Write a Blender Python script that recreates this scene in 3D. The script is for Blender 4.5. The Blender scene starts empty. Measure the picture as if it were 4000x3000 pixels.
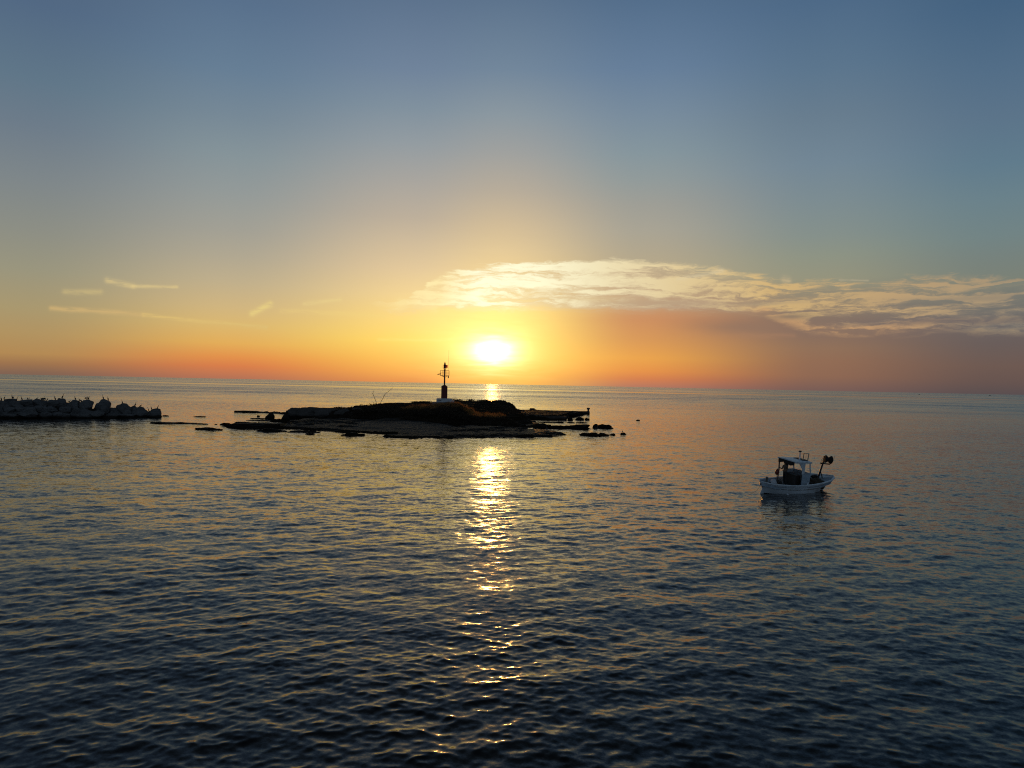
import bpy, bmesh, math, random
import numpy as np
from mathutils import Vector, Matrix, Euler, noise as mnoise

R = math.radians
C = bpy.context.scene.collection
random.seed(7)
rng = np.random.default_rng(11)

# ------------------------------------------------------------------ camera
CAM_H, F_PX, ROLL = 7.6, 2773.0, R(1.16)
cam_d = bpy.data.cameras.new('camera')
cam_d.sensor_width = 36.0
cam_d.lens = 36.0 * F_PX / 4000.0
cam_d.clip_start, cam_d.clip_end = 0.2, 200000.0
cam = bpy.data.objects.new('camera', cam_d)
C.objects.link(cam)
cam.location = (0, 0, CAM_H)
CAM_R = Matrix.Rotation(R(90.03), 3, 'X') @ Matrix.Rotation(ROLL, 3, 'Z')
cam.rotation_euler = CAM_R.to_euler()
bpy.context.scene.camera = cam


def ray(px, py):
    return CAM_R @ Vector(((px - 2000.0) / F_PX, (1500.0 - py) / F_PX, -1.0))


def on_water(px, py, z=0.0):
    d = ray(px, py)
    t = (z - CAM_H) / d.z
    return Vector((d.x * t, d.y * t, z))


def at_depth(px, py, y):
    d = ray(px, py)
    t = y / d.y
    return Vector((d.x * t, y, CAM_H + d.z * t))


def azel(px, py):
    d = ray(px, py).normalized()
    return math.degrees(math.atan2(d.x, d.y)), math.degrees(math.asin(d.z))


def lin(c):
    return tuple((v / 255.0 / 12.92) if v / 255.0 <= 0.04045 else ((v / 255.0 + 0.055) / 1.055) ** 2.4 for v in c)


SUN_AZ, SUN_EL = azel(1925, 1372)

# ------------------------------------------------------------------ node helper


class NT:
    def __init__(s, tree):
        s.t = tree

    def node(s, typ, **kw):
        n = s.t.nodes.new(typ)
        for k, v in kw.items():
            setattr(n, k, v)
        return n

    def put(s, sock, v):
        if hasattr(v, 'is_linked') or isinstance(v, bpy.types.NodeSocket):
            s.t.links.new(v, sock)
        else:
            sock.default_value = v

    def m(s, op, a, b=0.0, c=0.0, clamp=False):
        n = s.node('ShaderNodeMath', operation=op, use_clamp=clamp)
        for i, v in enumerate((a, b, c)):
            s.put(n.inputs[i], v)
        return n.outputs[0]

    def add(s, a, b): return s.m('ADD', a, b)
    def sub(s, a, b): return s.m('SUBTRACT', a, b)
    def mul(s, a, b): return s.m('MULTIPLY', a, b)
    def div(s, a, b): return s.m('DIVIDE', a, b)
    def mad(s, a, b, c): return s.m('MULTIPLY_ADD', a, b, c)

    def smooth(s, x, a, b, lo=0.0, hi=1.0, kind='SMOOTHSTEP'):
        n = s.node('ShaderNodeMapRange', interpolation_type=kind, clamp=True)
        for i, v in enumerate((x, a, b, lo, hi)):
            s.put(n.inputs[i], v)
        return n.outputs[0]

    def vec(s, x, y, z=0.0):
        n = s.node('ShaderNodeCombineXYZ')
        for i, v in enumerate((x, y, z)):
            s.put(n.inputs[i], v)
        return n.outputs[0]

    def vm(s, op, a, b=None, out=0, scale=None):
        n = s.node('ShaderNodeVectorMath', operation=op)
        s.put(n.inputs[0], a)
        if b is not None:
            s.put(n.inputs[1], b)
        if scale is not None:
            s.put(n.inputs['Scale'], scale)
        return n.outputs[out]

    def noise(s, v, scale, detail=4, rough=0.5, dist=0.0, dim='3D', out='Fac'):
        n = s.node('ShaderNodeTexNoise', noise_dimensions=dim)
        s.put(n.inputs['Vector'], v)
        n.inputs['Scale'].default_value = scale
        n.inputs['Detail'].default_value = detail
        n.inputs['Roughness'].default_value = rough
        n.inputs['Distortion'].default_value = dist
        return n.outputs[out]

    def ramp(s, fac, stops, interp='LINEAR'):
        n = s.node('ShaderNodeValToRGB')
        cr = n.color_ramp
        cr.interpolation = interp
        stops = sorted(stops, key=lambda q: q[0])
        while len(cr.elements) < len(stops):
            cr.elements.new(0.5)
        for e, (p, c) in zip(cr.elements, stops):
            e.position = p
            e.color = (*c, 1.0) if len(c) == 3 else c
        s.put(n.inputs[0], fac)
        return n.outputs[0]

    def mix(s, f, a, b, blend='MIX'):
        n = s.node('ShaderNodeMix', data_type='RGBA', blend_type=blend, clamp_factor=True)
        s.put(n.inputs[0], f)
        for i, v in ((6, a), (7, b)):
            if isinstance(v, tuple) and len(v) == 3:
                v = (*v, 1.0)
            s.put(n.inputs[i], v)
        return n.outputs[2]


# ------------------------------------------------------------------ sky (world)
def build_world():
    w = bpy.data.worlds.new('World')
    bpy.context.scene.world = w
    w.use_nodes = True
    T = w.node_tree
    T.nodes.clear()
    n = NT(T)
    tc = n.node('ShaderNodeTexCoord')
    d = n.vm('NORMALIZE', tc.outputs['Generated'])
    sx = n.node('ShaderNodeSeparateXYZ')
    n.put(sx.inputs[0], d)
    X, Y, Z = sx.outputs
    DEG = 57.29578
    az = n.mul(n.m('ARCTAN2', X, Y), DEG)
    el = n.mul(n.m('ARCSINE', Z), DEG)

    # clear sky: colour by elevation in seven bearings (photographed values), darker behind the camera
    cols = {
        100: [(0, (82, 104, 131)), (300, (96, 118, 136)), (480, (109, 123, 137)), (700, (127, 134, 137)), (900, (141, 142, 132)), (1050, (153, 149, 126)),
              (1200, (168, 152, 112)), (1300, (176, 147, 98)), (1380, (178, 138, 86)), (1420, (156, 115, 80)), (1458, (127, 99, 84))],
        900: [(0, (88, 112, 140)), (270, (102, 126, 149)), (450, (118, 136, 150)), (600, (133, 147, 153)), (750, (147, 153, 152)), (900, (162, 159, 148)),
              (1000, (175, 166, 145)), (1100, (190, 174, 140)), (1200, (206, 180, 128)), (1270, (216, 182, 112)), (1340, (224, 172, 90)),
              (1395, (223, 142, 76)), (1430, (212, 122, 76)), (1477, (176, 112, 88))],
        1600: [(0, (93, 115, 142)), (270, (111, 131, 155)), (420, (127, 144, 158)), (560, (146, 155, 161)), (700, (166, 163, 158)), (850, (186, 172, 154)),
               (950, (204, 184, 154)), (1050, (219, 194, 153)), (1150, (232, 204, 145)), (1250, (240, 208, 122)), (1330, (244, 208, 100)), (1400, (236, 182, 85)),
               (1450, (229, 160, 79)), (1492, (214, 134, 78))],
        1950: [(0, (93, 116, 142)), (270, (113, 134, 155)), (450, (138, 151, 160)), (600, (159, 160, 158)), (750, (182, 170, 153)), (880, (206, 184, 150)),
               (980, (220, 194, 149)), (1060, (228, 199, 144)), (1160, (238, 208, 130)), (1260, (238, 205, 105)), (1340, (240, 200, 88)), (1430, (240, 188, 80)),
               (1500, (236, 172, 78))],
        2500: [(0, (83, 110, 140)), (270, (101, 126, 154)), (450, (119, 139, 157)), (600, (132, 149, 157)), (700, (143, 153, 154)), (800, (156, 156, 149)),
               (900, (166, 161, 147)), (1000, (174, 163, 139)), (1080, (180, 166, 134)), (1200, (190, 142, 106)), (1250, (194, 134, 94)), (1330, (204, 143, 86)),
               (1400, (222, 155, 76)), (1450, (217, 137, 74)), (1480, (200, 118, 80)), (1511, (168, 112, 98))],
        3200: [(0, (77, 105, 135)), (270, (91, 117, 141)), (450, (103, 124, 142)), (640, (114, 134, 149)), (780, (123, 139, 145)), (920, (132, 143, 138)),
               (1000, (140, 146, 131)), (1090, (147, 146, 124)), (1250, (125, 105, 96)), (1300, (126, 104, 95)), (1360, (138, 108, 90)), (1410, (139, 104, 86)),
               (1470, (136, 101, 85)), (1525, (115, 91, 88))],
        3900: [(0, (68, 98, 128)), (270, (82, 109, 135)), (450, (91, 115, 137)), (640, (96, 123, 140)), (780, (106, 129, 138)), (920, (113, 131, 132)),
               (1000, (117, 129, 125)), (1090, (121, 128, 118)), (1280, (104, 96, 97)), (1340, (100, 90, 91)), (1430, (105, 87, 83)), (1490, (99, 83, 81)),
               (1540, (87, 78, 81))],
    }
    efac = n.div(el, 40.0)
    prev, sky = None, None
    for px in sorted(cols):
        a0 = azel(px, 1480)[0]
        stops = []
        for py, c in cols[px]:
            e = max(azel(px, py)[1], 0.0)
            stops.append((min(e / 40.0, 1.0), lin(c)))
        top = lin(cols[px][0][1])
        stops.append((1.0, tuple(v * k for v, k in zip(top, (0.62, 0.52, 0.44)))))
        rc = n.ramp(efac, stops)
        if sky is None:
            sky = rc
        else:
            sky = n.mix(n.smooth(az, prev, a0), sky, rc)
        prev = a0
    back = n.ramp(n.div(el, 90.0), [(0.0, lin((78, 86, 98))), (0.08, lin((88, 100, 114))), (0.2, lin((82, 100, 118))), (0.5, lin((47, 55, 65))), (1.0, lin((30, 36, 44)))])
    back = n.vm('SCALE', back, scale=n.smooth(n.m('ABSOLUTE', az), 60.0, 120.0, 1.0, 1.65))
    behind = n.smooth(n.m('ABSOLUTE', az), 36.0, 95.0)
    over = n.smooth(el, 24.0, 62.0)
    sky = n.mix(n.m('MAXIMUM', behind, over), sky, back)

    # physical dusk sky underneath, blended in
    st = n.node('ShaderNodeTexSky', sky_type='NISHITA')
    st.sun_disc = False
    st.sun_elevation = R(SUN_EL)
    st.sun_rotation = R(SUN_AZ)
    st.altitude = 8.0
    st.air_density, st.dust_density, st.ozone_density = 1.0, 1.6, 1.0
    phys = n.vm('SCALE', st.outputs[0], scale=0.06)
    sky = n.vm('SCALE', n.mix(0.08, sky, phys), scale=1.04)
    cool = n.smooth(el, 5.0, 13.0)
    sky = n.mix(cool, sky, n.vm('MULTIPLY', sky, (0.975, 1.005, 1.015)))

    # ---- cloud bank
    P2 = n.vec(n.mul(az, 0.16), n.mul(el, 0.62), 0.0)
    warp = n.noise(P2, 1.1, 5, 0.55, 0.0)
    wv = n.sub(warp, 0.5)
    tilt = n.mul(az, 0.02)
    w2 = n.sub(n.noise(n.vec(n.mul(az, 0.5), n.mul(el, 1.3), 2.2), 1.0, 4, 0.6), 0.5)
    ew = n.add(n.add(el, tilt), n.add(n.mul(wv, 1.5), n.mul(w2, 0.7)))
    P3 = n.vec(n.mul(n.add(az, n.mul(w2, 3.0)), 0.10), n.mul(ew, 1.35), 3.7)
    streak = n.noise(P3, 1.5, 9, 0.60, 0.35)
    P4 = n.vec(n.mul(az, 0.07), n.mul(n.add(el, n.mul(wv, 0.9)), 0.75), 9.1)
    bands = n.noise(P4, 1.5, 4, 0.5, 0.5)
    puff = n.noise(n.vec(n.mul(n.add(az, n.mul(w2, 2.0)), 0.24), n.mul(ew, 1.0), 6.0), 1.6, 7, 0.6, 0.3)

    def edge(pts):
        A0, A1 = -16.0, 44.0
        st_ = []
        for px, py in pts:
            a, e = azel(px, py)
            st_.append(((a - A0) / (A1 - A0), (e / 14.0,) * 3))
        fac = n.smooth(az, A0, A1, kind='LINEAR')
        return n.mul(n.ramp(fac, st_), 14.0)

    top = edge([(1440, 1195), (1560, 1182), (1660, 1120), (1690, 1085), (1800, 1052), (1900, 1036), (2000, 1028), (2200, 1022), (2400, 1022), (2600, 1030), (2800, 1052),
                (2950, 1078), (3100, 1098), (3300, 1110), (3430, 1105), (3530, 1076), (3720, 1066), (4000, 1094), (4300, 1110)])
    bot = edge([(1440, 1205), (1560, 1225), (1700, 1206), (1900, 1208), (2200, 1212), (2500, 1216), (2800, 1224), (2980, 1225), (3060, 1262), (3160, 1296), (3300, 1306),
                (3500, 1302), (3700, 1288), (4000, 1296), (4300, 1300)])
    right = n.smooth(az, 8.0, 22.0)
    ve = n.add(el, n.mul(wv, 0.5))
    ve = n.sub(ve, n.mul(n.sub(streak, 0.5), 1.7))
    ve = n.sub(ve, n.mul(n.sub(puff, 0.5), 1.1))
    hh = n.div(n.sub(ve, bot), n.m('MAXIMUM', n.sub(top, bot), 0.15))
    hb = n.div(n.sub(n.add(el, n.add(n.mul(wv, 0.5), n.mul(n.sub(streak, 0.5), 0.9))), bot), n.m('MAXIMUM', n.sub(top, bot), 0.15))
    den = n.mul(n.smooth(hb, -0.10, 0.14), n.smooth(hh, 1.07, 0.91))
    inaz = n.smooth(n.add(az, n.mul(n.sub(puff, 0.5), 5.0)), azel(1470, 1200)[0], azel(1700, 1200)[0])
    tex = n.add(n.mul(streak, 0.6), n.mul(puff, 0.4))
    gap = n.smooth(tex, n.sub(0.38, n.mul(right, -0.05)), n.add(0.50, n.mul(right, 0.06)))
    den = n.mul(den, n.mul(inaz, n.add(n.sub(0.62, n.mul(right, 0.42)), n.mul(gap, n.add(0.38, n.mul(right, 0.42))))))
    cf = n.smooth(az, -6.0, 40.0, kind='LINEAR')

    def caz(tab):
        return n.ramp(cf, [((a + 6.0) / 46.0, lin(c)) for a, c in tab])
    lit = caz([(-6, (250, 230, 170)), (-3, (255, 252, 218)), (2, (255, 249, 212)), (8, (240, 224, 180)), (13, (228, 205, 155)), (20, (214, 180, 122)), (28, (190, 160, 118)), (38, (158, 142, 118))])
    shd = caz([(-6, (235, 205, 150)), (-3, (238, 211, 158)), (2, (224, 197, 152)), (8, (204, 178, 143)), (13, (184, 158, 130)), (20, (160, 136, 112)), (28, (128, 118, 108)), (38, (108, 110, 110))])
    ccol = n.mix(n.smooth(n.add(n.mul(streak, 0.5), n.add(n.mul(puff, 0.4), n.add(n.mul(bands, 0.2), n.mul(n.sub(hh, 0.5), 0.13)))), 0.465, 0.615), shd, lit)
    ccol = n.mix(n.mul(n.smooth(hh, 0.3, 0.05), n.mul(n.smooth(az, 17.0, 21.0), n.smooth(az, 34.0, 26.0))), ccol, lin((205, 160, 112)))
    sky = n.mix(n.mul(den, 0.94), sky, ccol)

    # dark soft streaks under the bank
    def blob(px, py, wx, wy):
        a, e = azel(px, py)
        gx = n.div(n.sub(az, a), wx)
        gy = n.div(n.sub(n.add(el, n.mul(wv, 0.7)), e), wy)
        r2 = n.add(n.mul(gx, gx), n.mul(gy, gy))
        return n.m('EXPONENT', n.mul(r2, -1.0))
    for px, py, wx, wy, s_, c in ((2900, 1278, 3.6, 0.55, 0.6, (142, 115, 98)), (2620, 1182, 4.6, 0.28, 0.75, (186, 160, 130)), (2300, 1170, 2.6, 0.2, 0.5, (214, 186, 138)), (3090, 1236, 1.5, 0.24, 0.85, (134, 118, 102)),
                                  (3000, 1182, 3.2, 0.16, 0.6, (168, 148, 120)), (3700, 1258, 5.5, 0.26, 0.8, (112, 102, 100)), (3800, 1165, 4.5, 0.2, 0.4, (128, 122, 112))):
        sky = n.mix(n.mul(blob(px, py, wx, wy), s_), sky, lin(c))

    # ---- thin wisps away from the bank
    uv = n.vec(az, el, 0.0)
    uvw = n.vm('ADD', uv, n.vec(0.0, n.mul(wv, 0.8), 0.0))
    wn = n.smooth(n.noise(n.vec(n.mul(az, 0.7), n.mul(n.add(el, n.mul(az, 0.03)), 5.0), 5.0), 1.0, 6, 0.62, 0.6), 0.22, 0.58)
    for (x0, y0, x1, y1, wd, s_, c) in (
            (255, 1140, 390, 1142, 10, 0.55, (208, 186, 128)), (420, 1097, 520, 1118, 9, 0.65, (222, 198, 138)), (520, 1118, 690, 1120, 6, 0.65, (222, 198, 138)),
            (200, 1208, 560, 1228, 7, 0.8, (208, 176, 118)), (560, 1228, 1040, 1280, 7, 0.85, (222, 190, 118)), (985, 1225, 1056, 1190, 10, 0.7, (236, 212, 132)),
            (1190, 1188, 1330, 1172, 8, 0.45, (236, 212, 142)), (1100, 1215, 1500, 1232, 9, 0.25, (242, 214, 130)), (2650, 1090, 2820, 1056, 9, 0.4, (222, 206, 168)),
            (3280, 1092, 3390, 1090, 4, 0.6, (178, 166, 138)), (3062, 1092, 3080, 1094, 10, 0.55, (212, 186, 142)), (1480, 1330, 1800, 1322, 7, 0.3, (252, 228, 130)),
            (1560, 1180, 1700, 1205, 14, 0.4, (246, 226, 160)), (2900, 1310, 3100, 1312, 10, 0.35, (170, 128, 98))):
        a, b = azel(x0, y0), azel(x1, y1)
        A, B = Vector((*a, 0)), Vector((*b, 0))
        ba = B - A
        pa = n.vm('SUBTRACT', uvw, tuple(A))
        t = n.m('DIVIDE', n.vm('DOT_PRODUCT', pa, tuple(ba), out=1), ba.length_squared, clamp=True)
        q = n.vm('SUBTRACT', pa, n.vm('SCALE', tuple(ba), scale=t))
        dist = n.div(n.vm('LENGTH', q, out=1), wd * 0.0195)
        k = n.m('EXPONENT', n.mul(n.mul(dist, dist), -1.0))
        sky = n.mix(n.mul(n.mul(k, wn), s_), sky, lin(c))

    # ---- glare round the sun
    gx, gy = n.sub(az, SUN_AZ), n.sub(el, SUN_EL)
    gn = n.noise(n.vec(n.mul(az, 0.35), n.mul(el, 2.4), 1.0), 1.0, 3, 0.5, 0.4)
    gy2 = n.add(gy, n.mul(n.sub(gn, 0.5), 1.3))
    def glow(wx, wyu, wyd, p):
        ax = n.div(gx, wx)
        ay = n.div(gy2, n.smooth(gy2, -0.05, 0.05, wyd, wyu))
        r2 = n.add(n.mul(ax, ax), n.mul(ay, ay))
        return n.m('EXPONENT', n.mul(n.m('POWER', r2, p), -1.0))
    def addc(base, f, c):
        return n.vm('ADD', base, n.vm('SCALE', c, scale=f))
    sky = addc(sky, glow(1.0, 0.58, 0.56, 0.60), (4.6, 4.2, 3.1))
    sky = addc(sky, glow(4.3, 3.6, 1.7, 0.70), (0.52, 0.50, 0.24))
    sky = addc(sky, glow(6.0, 4.0, 3.0, 0.8), (0.09, 0.07, 0.0))
    bg = n.node('ShaderNodeBackground')
    n.put(bg.inputs[0], sky)
    bg.inputs[1].default_value = 1.0
    out = n.node('ShaderNodeOutputWorld')
    n.put(out.inputs[0], bg.outputs[0])


build_world()

sun_d = bpy.data.lights.new('sun', 'SUN')
sun_d.energy = 1.1
sun_d.angle = R(0.53)
sun_d.color = (1.0, 0.43, 0.085)
sun = bpy.data.objects.new('sun', sun_d)
C.objects.link(sun)
sd = Vector((math.sin(R(SUN_AZ)) * math.cos(R(SUN_EL)), math.cos(R(SUN_AZ)) * math.cos(R(SUN_EL)), math.sin(R(SUN_EL))))
sun.rotation_euler = sd.to_track_quat('Z', 'Y').to_euler()
sun.location = sd * 3000

# ------------------------------------------------------------------ materials


def new_mat(name):
    m = bpy.data.materials.new(name)
    m.use_nodes = True
    m.node_tree.nodes.clear()
    n = NT(m.node_tree)
    p = n.node('ShaderNodeBsdfPrincipled')
    o = n.node('ShaderNodeOutputMaterial')
    m.node_tree.links.new(p.outputs[0], o.inputs[0])
    return m, n, p, o


def paint(name, col, rough=0.5, var=0.25, scale=6.0, stain=None, metal=0.0, bump=0.0):
    m, n, p, o = new_mat(name)
    tc = n.node('ShaderNodeTexCoord')
    f = n.noise(tc.outputs['Object'], scale, 6, 0.6)
    k = n.smooth(f, 0.3, 0.7, 1.0 - var, 1.0 + var * 0.5, kind='LINEAR')
    c = n.vm('SCALE', tuple(col), scale=k)
    if stain:
        s = n.smooth(n.noise(tc.outputs['Object'], scale * 0.45, 8, 0.68, 0.4), 0.52, 0.66)
        c = n.mix(n.mul(s, 0.7), c, tuple(stain))
    n.put(p.inputs['Base Color'], c)
    p.inputs['Roughness'].default_value = rough
    p.inputs['Metallic'].default_value = metal
    if bump:
        b = n.node('ShaderNodeBump')
        b.inputs['Distance'].default_value = bump
        n.put(b.inputs['Height'], n.noise(tc.outputs['Object'], scale * 3, 6, 0.65))
        n.put(p.inputs['Normal'], b.outputs[0])
    return m


def rock_mat(name, base, wet_to=0.45, veg=False):
    m, n, p, o = new_mat(name)
    g = n.node('ShaderNodeNewGeometry')
    P = g.outputs['Position']
    sep = n.node('ShaderNodeSeparateXYZ')
    n.put(sep.inputs[0], P)
    z = sep.outputs[2]
    big = n.noise(P, 0.35, 6, 0.6)
    fine = n.noise(P, 3.2, 8, 0.68)
    bed = n.noise(n.vec(n.mul(sep.outputs[0], 0.25), n.mul(sep.outputs[1], 0.25), n.mul(z, 7.0)), 1.0, 4, 0.6)
    k = n.add(n.mul(big, 0.7), n.add(n.mul(fine, 0.7), n.mul(bed, 0.7)))
    c = n.vm('SCALE', tuple(base), scale=n.smooth(k, 0.7, 1.45, 0.45, 1.35, kind='LINEAR'))
    lich = n.smooth(n.noise(P, 1.3, 7, 0.7, 0.3), 0.54, 0.66)
    c = n.mix(n.mul(lich, 0.55), c, (0.06, 0.055, 0.048))
    if veg:
        at = n.node('ShaderNodeAttribute', attribute_name='soil')
        sm = n.smooth(n.add(at.outputs['Fac'], n.mul(n.sub(fine, 0.5), 0.7)), 0.35, 0.6)
        c = n.mix(sm, c, (0.016, 0.011, 0.006))
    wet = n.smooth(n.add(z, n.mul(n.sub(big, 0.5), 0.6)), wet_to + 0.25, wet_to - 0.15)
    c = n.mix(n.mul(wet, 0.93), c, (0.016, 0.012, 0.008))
    if veg:
        ap = n.node('ShaderNodeAttribute', attribute_name='pebble')
        peb = n.noise(P, 7.0, 3, 0.6)
        pc = n.vm('SCALE', (0.027, 0.024, 0.021), scale=n.smooth(peb, 0.3, 0.7, 0.55, 1.25, kind='LINEAR'))
        c = n.mix(n.smooth(n.add(ap.outputs['Fac'], n.mul(n.sub(fine, 0.5), 0.5)), 0.4, 0.6), c, pc)
    n.put(p.inputs['Base Color'], c)
    n.put(p.inputs['Roughness'], n.smooth(wet, 0.0, 1.0, 0.9, 0.55))
    p.inputs['Specular IOR Level'].default_value = 0.02
    b = n.node('ShaderNodeBump')
    b.inputs['Distance'].default_value = 0.18
    b.inputs['Strength'].default_value = 0.6
    n.put(b.inputs['Height'], n.add(fine, n.mul(bed, 0.8)))
    n.put(p.inputs['Normal'], b.outputs[0])
    return m


def leaf_mat(name, a, b, trans=0.5):
    m, n, p, o = new_mat(name)
    g = n.node('ShaderNodeNewGeometry')
    f = n.noise(g.outputs['Position'], 0.9, 4, 0.6)
    c = n.mix(n.smooth(f, 0.38, 0.62), tuple(a), tuple(b))
    n.put(p.inputs['Base Color'], c)
    p.inputs['Roughness'].default_value = 0.75
    p.inputs['Specular IOR Level'].default_value = 0.2
    t = n.node('ShaderNodeBsdfTranslucent')
    n.put(t.inputs[0], c)
    mx = n.node('ShaderNodeMixShader')
    mx.inputs[0].default_value = trans
    m.node_tree.links.new(p.outputs[0], mx.inputs[1])
    m.node_tree.links.new(t.outputs[0], mx.inputs[2])
    m.node_tree.links.new(mx.outputs[0], o.inputs[0])
    return m


def water_mat():
    m, n, p, o = new_mat('sea_water')
    g = n.node('ShaderNodeNewGeometry')
    P = g.outputs['Position']
    sep = n.node('ShaderNodeSeparateXYZ')
    n.put(sep.inputs[0], P)
    px, py = sep.outputs[0], sep.outputs[1]
    rad = n.vm('LENGTH', n.vec(px, py, 0.0), out=1)
    lod = n.node('ShaderNodeAttribute', attribute_name='unresolved')
    L = lod.outputs['Fac']
    flat = n.vec(px, py, 0.0)
    # slope field of the ripples too short for the mesh to carry (two channels of one noise)
    cA = n.noise(n.vec(n.mul(px, 0.75), py, 0.0), 3.4, 4, 0.82, 0.2, out='Color')
    cB = n.noise(n.vec(n.mul(px, 0.5), py, 4.0), 1.25, 5, 0.78, 0.2, out='Color')
    cC = n.noise(n.vec(n.mul(px, 0.3), py, 8.0), 0.10, 6, 0.8, 0.4, out='Color')
    sA = n.vm('SUBTRACT', cA, (0.5, 0.5, 0.5))
    sB = n.vm('SUBTRACT', cB, (0.5, 0.5, 0.5))
    sC = n.vm('SUBTRACT', cC, (0.5, 0.5, 0.5))
    # wind patches and slick bands
    pat = n.noise(n.vec(n.mul(px, 0.35), py, 2.0), 0.010, 5, 0.62, 0.6)
    calm = n.smooth(pat, 0.34, 0.64, 0.6, 1.2)
    far = n.smooth(rad, 60.0, 420.0)
    def band(c0, w, slope):
        q = n.sub(n.add(py, n.add(n.mul(px, slope), n.mul(n.sub(pat, 0.5), w * 1.2))), c0)
        q = n.div(q, w)
        return n.m('EXPONENT', n.mul(n.mul(q, q), -1.0))
    slick = n.add(n.mul(band(985.0, 80.0, 0.02), 0.8), n.add(n.mul(band(640.0, 16.0, 0.05), 0.35), n.mul(band(1700.0, 160.0, 0.03), 0.35)))
    calm = n.mul(calm, n.sub(1.0, n.m('MINIMUM', slick, 0.8)))
    aA = n.mul(n.add(0.46, n.mul(L, 0.16)), calm)
    aB = n.mul(n.mul(L, 0.62), calm)
    aC = n.mul(n.mul(far, 0.34), calm)
    S = n.vm('ADD', n.vm('SCALE', sA, scale=aA), n.vm('ADD', n.vm('SCALE', sB, scale=aB), n.vm('SCALE', sC, scale=aC)))
    # towards the horizon only the faces turned to the shore are seen
    bias = n.mul(n.mul(n.smooth(rad, 30.0, 500.0, 0.0, 0.096, kind='SMOOTHSTEP'), calm), -1.0)
    nv = n.vm('MULTIPLY', S, (1.0, 1.0, 0.0))
    radial = n.vm('SCALE', n.vm('NORMALIZE', flat), scale=bias)
    nn = n.vm('NORMALIZE', n.vm('ADD', g.outputs['Normal'], n.vm('ADD', nv, radial)))
    n.put(p.inputs['Normal'], nn)
    p.inputs['Base Color'].default_value = (0.0018, 0.0028, 0.0034, 1)
    p.inputs['Roughness'].default_value = 0.09
    p.inputs['IOR'].default_value = 1.333
    return m


M_water = water_mat()
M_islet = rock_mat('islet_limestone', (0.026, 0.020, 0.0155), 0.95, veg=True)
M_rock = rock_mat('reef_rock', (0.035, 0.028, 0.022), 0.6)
M_boulder = rock_mat('pale_boulder', (0.125, 0.123, 0.121), 0.35)
M_block = rock_mat('wall_limestone', (0.085, 0.077, 0.070), 0.5)
M_concrete = rock_mat('weathered_concrete', (0.085, 0.068, 0.058), 0.3)
M_grass = leaf_mat('dry_grass_blades', (0.34, 0.17, 0.055), (0.22, 0.12, 0.045), 0.6)
M_scrub = leaf_mat('scrub_leaves', (0.028, 0.018, 0.010), (0.042, 0.027, 0.014), 0.15)
M_twig = paint('dry_wood', (0.09, 0.06, 0.04), 0.9)
M_bird = paint('black_feathers', (0.018, 0.017, 0.016), 0.75, 0.3, 20)
M_beacon_red = paint('red_paint', (0.13, 0.010, 0.007), 0.6, 0.3, 3.0, (0.05, 0.012, 0.01))
M_white_stone = paint('whitewashed_stone', (0.55, 0.55, 0.55), 0.85, 0.25, 2.0, (0.28, 0.26, 0.24), bump=0.02)
M_plinth_grey = paint('grey_plinth_stone', (0.16, 0.15, 0.14), 0.9, 0.3, 2.0, bump=0.03)
M_steel = paint('painted_steel', (0.10, 0.05, 0.035), 0.5, 0.2, 8.0)
M_galv = paint('galvanised_steel', (0.16, 0.14, 0.10), 0.45, 0.2, 8.0, metal=0.4)
M_dark = paint('dark_metal', (0.025, 0.025, 0.028), 0.5, 0.3, 10)
M_redlens, _n, _p, _o = new_mat('red_daymark')
_p.inputs['Base Color'].default_value = (0.75, 0.02, 0.02, 1)
_p.inputs['Roughness'].default_value = 0.35
_t = _n.node('ShaderNodeBsdfTranslucent')
_t.inputs[0].default_value = (0.9, 0.03, 0.02, 1)
_mx = _n.node('ShaderNodeMixShader')
_mx.inputs[0].default_value = 0.65
M_redlens.node_tree.links.new(_p.outputs[0], _mx.inputs[1])
M_redlens.node_tree.links.new(_t.outputs[0], _mx.inputs[2])
M_redlens.node_tree.links.new(_mx.outputs[0], _o.inputs[0])
M_hull = paint('white_hull_paint', (0.60, 0.66, 0.70), 0.42, 0.12, 2.5, (0.40, 0.40, 0.38))
M_deck = paint('pale_deck_paint', (0.33, 0.41, 0.48), 0.6, 0.25, 3.0, (0.22, 0.22, 0.21))
M_blue = paint('dark_blue_stripe', (0.02, 0.035, 0.08), 0.45)
M_antifoul = paint('dark_bottom_paint', (0.03, 0.02, 0.018), 0.6)
M_cloth = paint('dark_canvas', (0.022, 0.018, 0.016), 0.9, 0.4, 5.0, bump=0.03)
M_net = paint('brown_net', (0.055, 0.040, 0.022), 0.95, 0.5, 14.0, bump=0.06)
M_netdark = paint('black_net', (0.014, 0.013, 0.012), 0.95, 0.5, 14.0, bump=0.06)
M_bluebox = paint('dark_engine_box', (0.02, 0.017, 0.015), 0.7)
M_redbuoy = paint('faded_red_plastic', (0.16, 0.025, 0.015), 0.5)
M_whitebag = paint('white_sack', (0.5, 0.52, 0.55), 0.8, 0.2, 8.0, bump=0.02)
M_rope = paint('rope_fibre', (0.25, 0.22, 0.18), 0.9)
M_greywood = paint('grey_wood', (0.12, 0.11, 0.09), 0.85)
M_frame = paint('cream_painted_tube', (0.30, 0.26, 0.20), 0.5)

# ------------------------------------------------------------------ mesh helpers


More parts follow.
